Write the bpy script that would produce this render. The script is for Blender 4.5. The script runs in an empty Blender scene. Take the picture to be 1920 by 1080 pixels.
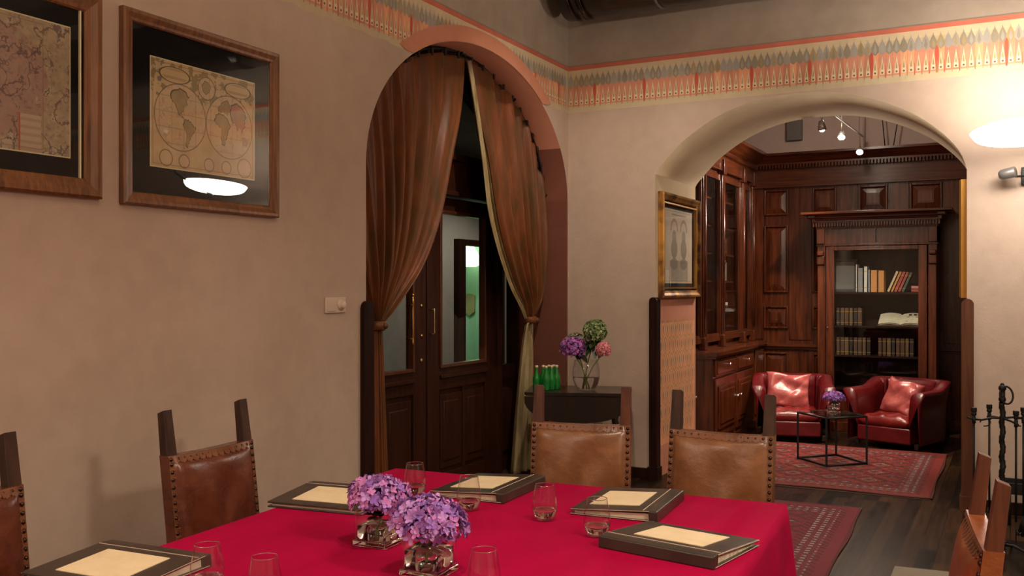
import bpy, bmesh, math, random
from mathutils import Vector, Matrix, Euler
PI = math.pi
random.seed(11)
sc = bpy.context.scene
COL = sc.collection

# ------------------------------------------------------------------ camera, world, exposure
YAW = 27.9
cam_d = bpy.data.cameras.new('camera')
cam_d.sensor_width = 36.0
cam_d.lens = 1775 / 1920 * 36
cam_d.clip_start = 0.02
cam = bpy.data.objects.new('camera', cam_d)
COL.objects.link(cam)
cam.location = (3.3415, -7.3282, 1.55)
cam.rotation_euler = (PI / 2, 0, math.radians(YAW))
sc.camera = cam

w = bpy.data.worlds.new('world')
sc.world = w
w.use_nodes = True
w.node_tree.nodes['Background'].inputs[0].default_value = (1.0, 0.78, 0.6, 1)
w.node_tree.nodes['Background'].inputs[1].default_value = 0.02

sc.view_settings.view_transform = 'Standard'
sc.view_settings.look = 'None'
sc.view_settings.gamma = 1
sc.view_settings.use_curve_mapping = False
sc.view_settings.exposure = 0.26

# ------------------------------------------------------------------ lamps
WARM = (1.0, 0.82, 0.66)
def lamp(kind, name, loc, energy, color=WARM, size=0.1, target=None, spot=None, blend=0.5):
    d = bpy.data.lights.new(name, kind)
    d.energy = energy
    d.color = color
    if kind == 'AREA':
        d.shape = 'DISK'; d.size = size
    else:
        d.shadow_soft_size = size
    if kind == 'SPOT':
        d.spot_size = math.radians(spot); d.spot_blend = blend
    o = bpy.data.objects.new(name, d)
    COL.objects.link(o)
    o.location = loc
    if target is not None:
        o.rotation_euler = (Vector(target) - Vector(loc)).to_track_quat('-Z', 'Y').to_euler()
    return o
# bowl uplighters: the light each bowl throws up to the walls and ceiling (the bowls themselves glow, see bowl_lamp)
BOWLS = [((3.435, -0.66, 2.53), 1.0), ((4.75, -5.75, 2.85), 1.0), ((0.75, -8.0, 2.6), 1.0)]
lamp('AREA', 'bowl_uplight_near_arch', (3.435, -0.62, 2.60), 9, size=0.35, target=(3.435, -0.5, 4))
lamp('AREA', 'bowl_uplight_by_fireplace', (4.75, -5.75, 2.91), 65, size=0.4, target=(4.75, -5.75, 4))
lamp('AREA', 'bowl_uplight_behind', (0.75, -8.0, 2.66), 65, size=0.4, target=(0.75, -8.0, 4))
# ceiling spots of the dining room
DSPOTS = [(2.6, -5.4, 4.3), (4.4, -6.6, 4.3)]
lamp('SPOT', 'spot_over_table', (2.6, -5.4, 4.22), 130, size=0.05, target=(1.9, -4.3, 0.8), spot=80, blend=0.9)
lamp('SPOT', 'spot_over_corner', (1.15, -1.95, 4.22), 170, size=0.04, target=(.75, -.55, 1.0), spot=92, blend=0.8)
# library spots
LSPOTS = [(1.8, 1.62, 3.02), (1.82, 2.62, 3.08), (1.88, 3.45, 3.03)]
lamp('SPOT', 'library_spot_to_chairs', (1.8, 1.56, 2.96), 190, size=0.03, target=(1.85, 2.8, 0.4), spot=85, blend=0.7)
lamp('SPOT', 'library_spot_to_bookcase', (1.82, 2.56, 3.02), 125, size=0.03, target=(0.6, 2.5, 1.9), spot=120, blend=0.7)
lamp('SPOT', 'library_spot_to_rug', (1.88, 3.38, 2.97), 80, size=0.03, target=(1.9, 0.9, 0.3), spot=110, blend=0.7)
lamp('POINT', 'library_ceiling_fill', (1.82, 2.3, 3.45), 24, size=0.08)  # added fill without a fitting, brightens the ceiling and wall above the cornice
# hall beyond the glazed door
lamp('SPOT', 'hall_lamp', (-1.7, 3.0, 3.2), 95, color=(1.0, 0.86, 0.7), size=0.15, target=(-2.4, 3.4, 0), spot=120, blend=.6)
lamp('POINT', 'green_room_lamp', (-3.9, 4.6, 2.7), 40, color=(0.78, 1.0, 0.78), size=0.1)

# ------------------------------------------------------------------ shader helper
class S:
    """a socket or number inside one node tree, with arithmetic"""
    def __init__(s, nt, v): s.nt, s.v = nt, v
    def _m(s, op, *a):
        n = s.nt.nodes.new('ShaderNodeMath'); n.operation = op
        for i, x in enumerate((s,) + a):
            x = x.v if isinstance(x, S) else x
            if isinstance(x, (int, float)): n.inputs[i].default_value = x
            else: s.nt.links.new(x, n.inputs[i])
        return S(s.nt, n.outputs[0])
    def __add__(s, o): return s._m('ADD', o)
    def __radd__(s, o): return s._m('ADD', o)
    def __sub__(s, o): return s._m('SUBTRACT', o)
    def __rsub__(s, o): return (s * -1) + o
    def __mul__(s, o): return s._m('MULTIPLY', o)
    def __rmul__(s, o): return s._m('MULTIPLY', o)
    def __truediv__(s, o): return s._m('DIVIDE', o)
    def abs(s): return s._m('ABSOLUTE')
    def frac(s): return s._m('FRACT')
    def floor(s): return s._m('FLOOR')
    def lt(s, o): return s._m('LESS_THAN', o)
    def gt(s, o): return s._m('GREATER_THAN', o)
    def mn(s, o): return s._m('MINIMUM', o)
    def mx(s, o): return s._m('MAXIMUM', o)
    def sqrt(s): return s._m('SQRT')
    def sin(s): return s._m('SINE')
    def pw(s, o): return s._m('POWER', o)

class Mat:
    def __init__(m, name, col=(.5, .5, .5), rough=.5, metal=0, spec=.5, coat=0, coat_rough=.1, sheen=0):
        m.m = bpy.data.materials.new(name); m.m.use_nodes = True
        m.nt = m.m.node_tree
        m.b = m.nt.nodes['Principled BSDF']
        m.set(**{'Base Color': (*col, 1), 'Roughness': rough, 'Metallic': metal, 'Specular IOR Level': spec,
                 'Coat Weight': coat, 'Coat Roughness': coat_rough, 'Sheen Weight': sheen})
    def set(m, **k):
        for a, v in k.items():
            s = m.b.inputs[a]
            v = v.v if isinstance(v, S) else v
            if hasattr(v, 'links') or hasattr(v, 'is_output'): m.nt.links.new(v, s)
            else: s.default_value = v
        return m
    def node(m, t, **k):
        n = m.nt.nodes.new(t)
        for a, v in k.items():
            if a.startswith('i_'):
                v = v.v if isinstance(v, S) else v
                key = a[2:]
                key = int(key) if key.isdigit() else key
                if hasattr(v, 'is_output'): m.nt.links.new(v, n.inputs[key])
                else: n.inputs[key].default_value = v
            else: setattr(n, a, v)
        return n
    def coord(m, which='Object', scale=(1, 1, 1)):
        tc = m.node('ShaderNodeTexCoord')
        mp = m.node('ShaderNodeMapping'); mp.inputs['Scale'].default_value = scale
        m.nt.links.new(tc.outputs[which], mp.inputs[0])
        return mp.outputs[0]
    def xyz(m, which='Object'):
        tc = m.node('ShaderNodeTexCoord')
        s = m.node('ShaderNodeSeparateXYZ'); m.nt.links.new(tc.outputs[which], s.inputs[0])
        return [S(m.nt, o) for o in s.outputs]
    def noise(m, scale=5, detail=4, vec=None, rough=.55, sc3=None, dist=0):
        n = m.node('ShaderNodeTexNoise'); n.inputs['Scale'].default_value = scale
        n.inputs['Detail'].default_value = detail; n.inputs['Roughness'].default_value = rough
        n.inputs['Distortion'].default_value = dist
        if vec is None: vec = m.coord(scale=sc3 or (1, 1, 1))
        m.nt.links.new(vec, n.inputs['Vector'])
        return S(m.nt, n.outputs['Fac'])
    def ramp(m, f, stops, interp='LINEAR'):
        n = m.node('ShaderNodeValToRGB'); n.color_ramp.interpolation = interp
        r = n.color_ramp
        while len(r.elements) < len(stops): r.elements.new(.5)
        for e, (p, c) in zip(r.elements, stops):
            e.position = p; e.color = (*c, 1)
        m.nt.links.new(f.v, n.inputs[0])
        return n.outputs[0]
    def mix(m, f, a, b, blend='MIX'):
        n = m.node('ShaderNodeMix', data_type='RGBA', blend_type=blend)
        for k, v in ((0, f), (6, a), (7, b)):
            v = v.v if isinstance(v, S) else v
            if hasattr(v, 'is_output'): m.nt.links.new(v, n.inputs[k])
            elif k == 0: n.inputs[0].default_value = v
            else: n.inputs[k].default_value = (*v[:3], 1)
        return n.outputs[2]
    def bump(m, h, strength=.2, dist=.01):
        n = m.node('ShaderNodeBump'); n.inputs['Strength'].default_value = strength
        n.inputs['Distance'].default_value = dist
        m.nt.links.new(h.v, n.inputs['Height'])
        m.nt.links.new(n.outputs[0], m.b.inputs['Normal'])
        return m

M = {}
def simple(name, col, **k):
    M[name] = Mat(name, col, **k).m
def wood(name, dark, light, rough=.35, scale=1, coat=.3, axis='z', spec=.5):
    m = Mat(name, dark, rough, coat=coat, coat_rough=.2, spec=spec)
    s3 = {'z': (14, 14, 1), 'x': (1, 14, 14), 'y': (14, 1, 14)}[axis]
    n = m.noise(2.2 * scale, 6, m.coord(scale=s3), dist=.4)
    n2 = m.noise(1.3 * scale, 3)
    c = m.ramp(n * .75 + n2 * .35, [(.35, dark), (.72, light)])
    m.set(**{'Base Color': c}); m.bump(n, .06, .003)
    M[name] = m.m
def plaster(name, col, col2, rough=.85, bump=.25, sc_=1.2):
    m = Mat(name, col, rough, spec=.2)
    n = m.noise(sc_, 5); n2 = m.noise(9, 8); n3 = m.noise(60, 4)
    m.set(**{'Base Color': m.ramp(n * .7 + n2 * .3, [(.38, col), (.64, col2)])})
    m.bump(n2 * .6 + n3 * .3, bump, .012)
    M[name] = m.m
def leather(name, a, b, rough=.33, bump=.25, coat=.25):
    m = Mat(name, a, rough, coat=coat, coat_rough=.25)
    n = m.noise(7, 5, dist=.6); n2 = m.noise(160, 3); n3 = m.noise(11, 3)
    m.set(**{'Base Color': m.ramp(n, [(.35, a), (.7, b)])})
    m.set(Roughness=n * .2 + (rough - .1))
    m.bump(n2 * .12 + n3 * .9, bump, .02)
    M[name] = m.m
def thin_glass(name, tint=(.97, .98, .97), ior=1.5, rough=0.0):
    mt = bpy.data.materials.new(name); mt.use_nodes = True; nt = mt.node_tree
    nt.nodes.remove(nt.nodes['Principled BSDF'])
    t = nt.nodes.new('ShaderNodeBsdfTransparent'); t.inputs[0].default_value = (*tint, 1)
    g = nt.nodes.new('ShaderNodeBsdfGlossy'); g.inputs['Roughness'].default_value = rough
    fr = nt.nodes.new('ShaderNodeFresnel')
    ge = nt.nodes.new('ShaderNodeNewGeometry'); ma = nt.nodes.new('ShaderNodeMath'); ma.operation = 'MULTIPLY_ADD'
    ma.inputs[1].default_value = 1 / ior - ior; ma.inputs[2].default_value = ior
    nt.links.new(ge.outputs['Backfacing'], ma.inputs[0]); nt.links.new(ma.outputs[0], fr.inputs[0])   # same reflection from both sides of a pane
    mx = nt.nodes.new('ShaderNodeMixShader')
    nt.links.new(fr.outputs[0], mx.inputs[0]); nt.links.new(t.outputs[0], mx.inputs[1]); nt.links.new(g.outputs[0], mx.inputs[2])
    nt.links.new(mx.outputs[0], nt.nodes['Material Output'].inputs[0])
    M[name] = mt
def real_glass(name, col, ior, rough=0):
    m = Mat(name, col, rough); m.set(**{'Transmission Weight': 1.0, 'IOR': ior}); M[name] = m.m
def emit(name, col, strength):
    m = Mat(name, col, .4); m.set(**{'Emission Color': (*col, 1), 'Emission Strength': strength}); M[name] = m.m

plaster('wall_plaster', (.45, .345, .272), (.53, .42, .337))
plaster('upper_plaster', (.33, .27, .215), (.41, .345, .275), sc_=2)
plaster('arch_plaster', (.66, .55, .37), (.74, .63, .44))
plaster('hall_plaster', (.34, .32, .29), (.38, .36, .33))
plaster('library_plaster', (.50, .40, .35), (.58, .47, .41))
plaster('terracotta_paint', (.40, .165, .10), (.47, .20, .125), bump=.1)
plaster('salmon_paint', (.52, .22, .135), (.60, .27, .17), bump=.1)
plaster('brown_paint', (.155, .055, .035), (.19, .07, .045), bump=.1)
plaster('stencil_pink', (.56, .24, .155), (.63, .29, .19), bump=.1)
plaster('stone', (.20, .17, .125), (.27, .235, .18))
plaster('green_paint', (.40, .58, .42), (.48, .68, .50), bump=.05)
for n_, c_ in dict(fz_red=(.52, .15, .10), fz_dark=(.24, .20, .15), fz_cream=(.56, .46, .30), fz_sand=(.50, .42, .275),
                   fz_grey=(.27, .24, .18), fz_grey2=(.33, .31, .27), fz_orange=(.58, .26, .165), fz_orange2=(.50, .22, .14),
                   fz_orange3=(.70, .34, .18), fz_deep=(.48, .10, .06), fz_dot=(.17, .10, .06), fz_pale=(.62, .53, .36),
                   fz_olive=(.36, .27, .13), fz_cream_old=(.62, .47, .33)).items():
    plaster(n_, c_, tuple(min(1, v * 1.15) for v in c_), bump=.1, sc_=6)
wood('dark_wood', (.010, .004, .003), (.03, .010, .006), rough=.45, coat=0, spec=.12)
wood('door_wood', (.018, .006, .004), (.055, .017, .008), rough=.4, coat=.05, spec=.25)
wood('door_frame_wood', (.05, .015, .007), (.13, .045, .018), rough=.3)
wood('library_wood', (.018, .004, .002), (.135, .032, .009), rough=.27, coat=.35, spec=.4)
wood('library_wood_x', (.018, .004, .002), (.135, .032, .009), rough=.27, coat=.35, spec=.4, axis='x')
wood('library_wood_y', (.018, .004, .002), (.135, .032, .009), rough=.27, coat=.35, spec=.4, axis='y')
wood('chair_wood', (.018, .009, .006), (.075, .032, .017), rough=.5, coat=.1, spec=.3)
wood('chair_wood_red', (.03, .009, .005), (.14, .042, .018), rough=.45, coat=.15, spec=.3)
wood('black_wood', (.012, .008, .006), (.028, .018, .013), rough=.28)
wood('frame_wood', (.07, .024, .008), (.26, .105, .032), rough=.35, scale=2)
simple('book_dark', (.03, .02, .018), rough=.6)
leather('leather_tan', (.15, .056, .019), (.25, .105, .040), rough=.3, coat=.5)
leather('leather_russet', (.075, .017, .008), (.15, .040, .016), rough=.28, coat=.4)
leather('leather_orange', (.19, .050, .015), (.26, .075, .024))
leather('leather_edge', (.13, .045, .018), (.22, .085, .035))
leather('folder_leather', (.026, .018, .013), (.045, .032, .024), rough=.4, bump=.12)
leather('red_leather', (.15, .008, .008), (.25, .016, .013), rough=.25, bump=.45, coat=.5)
leather('red_leather_dark', (.10, .003, .005), (.15, .006, .008), rough=.38, bump=.15)
leather('cushion_leather', (.40, .075, .07), (.55, .14, .13), rough=.24, bump=.5, coat=.5)
simple('stitching', (.62, .50, .38), rough=.7)
simple('nail_brass', (.06, .03, .018), rough=.3, metal=.7)
simple('black_iron', (.02, .02, .02), rough=.5, metal=.5, spec=.4)
simple('chrome', (.8, .78, .75), rough=.15, metal=1)
simple('brass', (.75, .52, .22), rough=.22, metal=1)
simple('grey_metal', (.16, .15, .14), rough=.4, metal=.4)
simple('gold_leaf', (.60, .33, .08), rough=.35, metal=.8)
m = Mat('gilt_frame', (.3, .15, .04), .35, metal=.5)
n = m.noise(5, 5)
m.set(**{'Base Color': m.ramp(n, [(.4, (.10, .035, .012)), (.6, (.55, .28, .06))])}); M['gilt_frame'] = m.m
simple('black_mat', (.006, .006, .007), rough=.8, spec=.1)
simple('mat_edge', (.72, .66, .42), rough=.6)
simple('switch_plastic', (.62, .50, .40), rough=.4)
simple('curtain_dark', (.03, .015, .012), rough=.7)
simple('box_grey', (.15, .14, .13), rough=.6)
simple('track_grey', (.5, .48, .45), rough=.35, metal=.6)
simple('petal_green', (.20, .28, .09), rough=.6)
simple('petal_green_dark', (.10, .17, .05), rough=.6)
simple('petal_cream', (.45, .50, .28), rough=.6)
for n_, c_ in dict(petal_lilac=(.46, .24, .62), petal_violet=(.27, .12, .48), petal_mauve=(.54, .19, .50), petal_plum=(.16, .035, .22),
                   petal_pink=(.78, .30, .30), petal_rose=(.66, .20, .24), petal_magenta=(.50, .10, .42)).items():
    mm = Mat(n_, c_, .55, sheen=.2); mm.set(**{'Subsurface Weight': 0.0}); M[n_] = mm.m
simple('leaf_green', (.09, .17, .03), rough=.45)
simple('leaf_dark', (.02, .045, .012), rough=.45)
simple('stem_green', (.16, .24, .05), rough=.5)
thin_glass('picture_glass', ior=1.85)
thin_glass('pane_glass', (.9, .95, .93), ior=1.5)
thin_glass('tumbler_glass', (.98, .98, .98), ior=1.45)
thin_glass('table_glass', (.75, .78, .76), ior=1.6)
real_glass('water', (1, 1, 1), 1.33)
real_glass('thick_glass', (.97, 1, .97), 1.45)
m = Mat('bottle_glass', (.015, .30, .05), .08, coat=.5); m.set(**{'Transmission Weight': .45, 'IOR': 1.4}); M['bottle_glass'] = m.m
emit('bowl_glow', (1.0, .89, .77), 28)
emit('bowl_glow_strong', (1.0, .84, .68), 110)
emit('bowl_glow_rear', (1.0, .84, .68), 42)
emit('spot_glow', (1.0, .85, .66), 120)
emit('hall_light_glow', (.8, 1.0, .65), 1.6)
plaster('map_land', (.33, .25, .12), (.46, .35, .19), bump=.05, sc_=14)
plaster('map_land_rose', (.42, .25, .19), (.50, .33, .24), bump=.05, sc_=14)
simple('map_ink', (.10, .075, .045), rough=.7)
simple('cap_gold', (.85, .70, .42), rough=.35, metal=.3)

# duct: dull galvanised / black metal
m = Mat('duct_metal', (.07, .06, .055), .16, metal=.9); M['duct_metal'] = m.m

# paper
m = Mat('cream_paper', (.80, .66, .42), .6); n = m.noise(18, 4)
m.set(**{'Base Color': m.ramp(n, [(.3, (.76, .61, .38)), (.7, (.84, .70, .46))])}); M['cream_paper'] = m.m
m = Mat('page_paper', (.75, .68, .52), .6)
x, y, z = m.xyz()
ln = ((y * 60).frac()).lt(.35) * (x.abs()).lt(.12) * (m.noise(50, 2)).gt(.48)
m.set(**{'Base Color': m.mix(ln * .4, (.72, .64, .48), (.2, .15, .1))}); M['page_paper'] = m.m

# red velvet table cloth
m = Mat('red_cloth', (.42, .004, .045), .85, spec=.05, sheen=.06)
n = m.noise(5, 6, m.coord(scale=(1, .5, 1)), dist=.5); n2 = m.noise(2, 3); n3 = m.noise(400, 2)
m.set(**{'Base Color': m.ramp(n * .6 + n2 * .4, [(.3, (.30, .001, .032)), (.7, (.44, .002, .056))]),
         'Sheen Tint': (.9, .1, .3, 1), 'Sheen Roughness': .4})
m.bump(n * .8 + n3 * .1 + n2 * .8, .35, .02); M['red_cloth'] = m.m

# shot silk curtain
def silk(name, a, b, c, rough=.38):
    m = Mat(name, a, rough, spec=.3, sheen=.2)
    n = m.noise(3, 5, m.coord(scale=(4, 4, .9)), dist=.5)
    n2 = m.noise(300, 2, m.coord(scale=(1, 1, .06)))
    m.set(**{'Base Color': m.ramp(n, [(.32, a), (.55, b), (.75, c)]), 'Sheen Tint': (1, .6, .3, 1)})
    m.bump(n2, .1, .003); M[name] = m.m
silk('copper_silk', (.085, .042, .012), (.16, .050, .016), (.235, .070, .023))
silk('lining_silk', (.20, .15, .07), (.36, .29, .15), (.50, .42, .24), .3)

# floor boards
m = Mat('floor_boards', (.05, .02, .01), .3, coat=0, coat_rough=.2, spec=.10)
tc = m.coord(scale=(1, 1, 1))
rot = m.node('ShaderNodeMapping'); rot.inputs['Rotation'].default_value = (0, 0, math.radians(90)); m.nt.links.new(tc, rot.inputs[0])
br = m.node('ShaderNodeTexBrick'); m.nt.links.new(rot.outputs[0], br.inputs['Vector'])
br.offset = .37; br.offset_frequency = 3
for k, v in {'Scale': 1.0, 'Brick Width': .75, 'Row Height': .095, 'Mortar Size': .0022, 'Mortar Smooth': .1, 'Bias': -.2}.items(): br.inputs[k].default_value = v
br.inputs['Color1'].default_value = (.004, .002, .0012, 1); br.inputs['Color2'].default_value = (.085, .036, .013, 1); br.inputs['Mortar'].default_value = (.006, .003, .002, 1)
n = m.noise(3, 6, m.coord(scale=(12, 1, 1)), dist=.3)
m.set(**{'Base Color': m.mix(.25, br.outputs['Color'], m.ramp(n, [(.35, (.005, .003, .002)), (.8, (.05, .028, .013))]), 'MIX'), 'Roughness': n * .3 + .22})
m.bump(n * .3 + S(m.nt, br.outputs['Fac']) * -1, .12, .004); M['floor_boards'] = m.m

# oriental rugs
def rug(name, hw, hh, red, dark, blue, pale, fres):
    m = Mat(name, red, .9, spec=.1, sheen=.15)
    x, y, z = m.xyz()
    q = fres
    xq = (x * q).floor() / q; yq = (y * q).floor() / q
    ax = xq.abs(); ay = yq.abs()
    edge = (ax * -1 + hw).mn(ay * -1 + hh)                 # distance from the border
    # field motifs: repeated stepped diamonds
    px_, py_ = .30, .36
    fx = ((xq / px_ + .5).frac() - .5).abs() * px_
    fy = ((yq / py_ + .5).frac() - .5).abs() * py_
    d = fx + fy
    fx2 = ((xq / px_).frac() - .5).abs() * px_; fy2 = ((yq / py_).frac() - .5).abs() * py_
    d2 = fx2 + fy2
    base = m.mix(((d * 42).sin()).gt(.35), red, dark)
    base = m.mix(d.lt(.05), base, blue)
    base = m.mix(d.lt(.022), base, pale)
    base = m.mix(d2.lt(.07) * d2.gt(.052), base, pale)
    base = m.mix(d2.lt(.052) * d2.gt(.03), base, blue)
    nz = m.noise(38, 2, m.coord(scale=(1, 1, 1)))
    base = m.mix(nz.gt(.60), base, dark); base = m.mix(nz.lt(.36), base, tuple(min(1, v * 1.8) for v in red))
    # borders
    b1 = ((xq + yq) * 55).sin(); b2 = ((xq - yq) * 55).sin()
    bord = m.mix((b1 * b2).gt(.1), blue, red); bord = m.mix((b1 * b2).lt(-.45), bord, pale)
    bord2 = m.mix((((xq + yq) * 90).sin()).gt(0), dark, red)
    c = m.mix(edge.lt(.30), base, bord2)
    c = m.mix(edge.lt(.26), c, bord)
    c = m.mix(edge.lt(.13), c, bord2)
    c = m.mix(edge.lt(.09), c, red)
    c = m.mix(edge.lt(.03), c, dark)
    nn = m.noise(250, 2)
    m.set(**{'Base Color': m.mix(nn * .5, c, tuple(v * .5 for v in red))})
    m.bump(nn, .5, .004)
    M[name] = m.m
rug('library_rug', .95, 1.05, (.24, .026, .018), (.07, .012, .014), (.05, .05, .08), (.32, .22, .17), 60)
rug('dining_rug', .70, 2.4, (.16, .010, .020), (.08, .005, .012), (.05, .02, .03), (.34, .22, .19), 75)

# old map sheets (sheet local coordinates: x across, z up, metres, origin at the middle)
def map_mat(name, kind, w_, h_):
    m = Mat(name, (.6, .45, .25), .7)
    x, y, z = m.xyz()
    n = m.noise(9, 6); n2 = m.noise(30, 5); n3 = m.noise(70, 3)
    base = m.ramp(n, [(.3, (.50, .36, .19)), (.7, (.66, .51, .30))])
    ink = (.10, .07, .04)
    def ring(cx, cz, r, t, c, f=1.0):
        nonlocal base
        d = ((x - cx) * (x - cx) + (z - cz) * (z - cz)).sqrt()
        base = m.mix(((d - r).abs()).lt(t) * f, base, c); return d
    if kind == 'world':
        orn = m.noise(22, 5)
        # ornate surround
        base = m.mix((orn.gt(.52)) * (z.gt(h_ * .16)) * .75, base, (.20, .15, .06))
        base = m.mix((m.noise(14, 4).gt(.60)) * (z.gt(h_ * .2)) * (x.lt(-w_ * .22)) * .7, base, (.07, .10, .17))
        for cx, cz, rx, rz in ((-.185, .180, .082, .033), (.205, .180, .080, .033)):
            e = ((x - cx) / rx) * ((x - cx) / rx) + ((z - cz) / rz) * ((z - cz) / rz)
            base = m.mix(e.lt(1.25), base, (.14, .10, .04)); base = m.mix(e.lt(1.0), base, (.58, .44, .25))
            base = m.mix(e.lt(.8) * (((z * 160).sin()).gt(.55)) * .5, base, (.3, .2, .1))
        cont = m.noise(7.5, 6)
        for cx, cz, r in ((-.150, -.005, .150), (.152, -.005, .150), (.005, .155, .052), (-.235, -.195, .036), (-.13, -.20, .03), (.02, -.20, .03), (.13, -.20, .03), (.25, -.19, .045)):
            d = ((x - cx) * (x - cx) + (z - cz) * (z - cz)).sqrt()
            base = m.mix(d.lt(r), base, m.ramp(n, [(.3, (.56, .42, .24)), (.7, (.66, .50, .31))]))
            if r > .05:
                c2 = (cont * .75 + n3 * .25)
                base = m.mix(d.lt(r - .004) * n3.gt(.6) * .4, base, (.30, .22, .12))
                base = m.mix(d.lt(r) * (((x - cx) * 90).sin()).gt(.97) * .25, base, ink)
                base = m.mix(d.lt(r) * (((z - cz) * 90).sin()).gt(.97) * .25, base, ink)
            base = m.mix(((d - r).abs()).lt(.0025) * .75, base, ink)
    elif kind == 'europe':
        reg = m.noise(4.2, 6); reg2 = m.noise(6.0, 4, m.coord(scale=(1, 1.3, .8)))
        base = m.mix(n2 * 1.2, base, (.30, .25, .18))
        ctr = ((x - .20) * (x - .20) + z * z * .8).sqrt()
        base = m.mix(ctr.lt(.19) * reg.gt(.42) * .55, base, (.38, .20, .19))
        base = m.mix((x.lt(.10)) * reg.gt(.49) * .6, base, (.40, .34, .12))
        base = m.mix(reg2.lt(.40) * .5, base, (.56, .48, .35))
        base = m.mix(n3.gt(.55) * .25, base, (.22, .15, .13))
        base = m.mix(((reg - .5).abs()).lt(.008) * .8, base, (.12, .07, .07))
        base = m.mix(((reg2 - .58).abs()).lt(.006) * .7, base, (.12, .07, .07))
        base = m.mix(((reg2 - .38).abs()).lt(.008) * .8, base, (.10, .09, .10))
        base = m.mix(n3.gt(.63) * .5, base, (.2, .12, .1))
        inn = (x.gt(w_ * .5 - .115)) * (z.lt(-h_ * .5 + .14)) * (x.lt(w_ * .5 - .02))
        base = m.mix(inn, base, (.50, .40, .28))
        base = m.mix(inn * (((z * 220).sin()).gt(.3)) * .4, base, (.3, .2, .16))
        base = m.mix(inn * ((x - (w_ * .5 - .112)).abs()).lt(.005), base, (.40, .12, .06))
    else:   # engraving of two urns
        base = m.ramp(n, [(.3, (.74, .64, .50)), (.7, (.82, .73, .58))])
        for cx in (-.13, .13):
            for cz, rx, rz, c in ((-.02, .085, .085, (.30, .27, .20)), (.08, .055, .06, (.38, .34, .26)), (-.15, .10, .05, (.34, .30, .24))):
                e = ((x - cx) / rx) * ((x - cx) / rx) + ((z - cz) / rz) * ((z - cz) / rz)
                base = m.mix(e.lt(1.0) * .8, base, c)
            d = ((x - cx) * (x - cx) + (z - .14) * (z - .14)).sqrt()
            base = m.mix(((d - .085).abs()).lt(.014) * z.gt(.13) * .7, base, (.45, .22, .20))
        g = ((x.abs()).lt(.25)) * (z.lt(-.12)) * (z.gt(-.30))
        base = m.mix(g * .65 * (n3 + .4), base, (.26, .23, .17))
        base = m.mix((x.abs()).lt(.2) * ((z - .27).abs()).lt(.004) * .6, base, ink)
    # thin border line
    e = (x.abs() * -1 + w_ / 2).mn(z.abs() * -1 + h_ / 2)
    base = m.mix(((e - .012).abs()).lt(.0018) * .7, base, (.25, .17, .08))
    m.set(**{'Base Color': base}); M[name] = m.m
map_mat('world_map_print', 'world', .64, .475)
map_mat('continent_map_print', 'europe', .76, .51)
map_mat('urn_engraving', 'urns', .74, .62)

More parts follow.
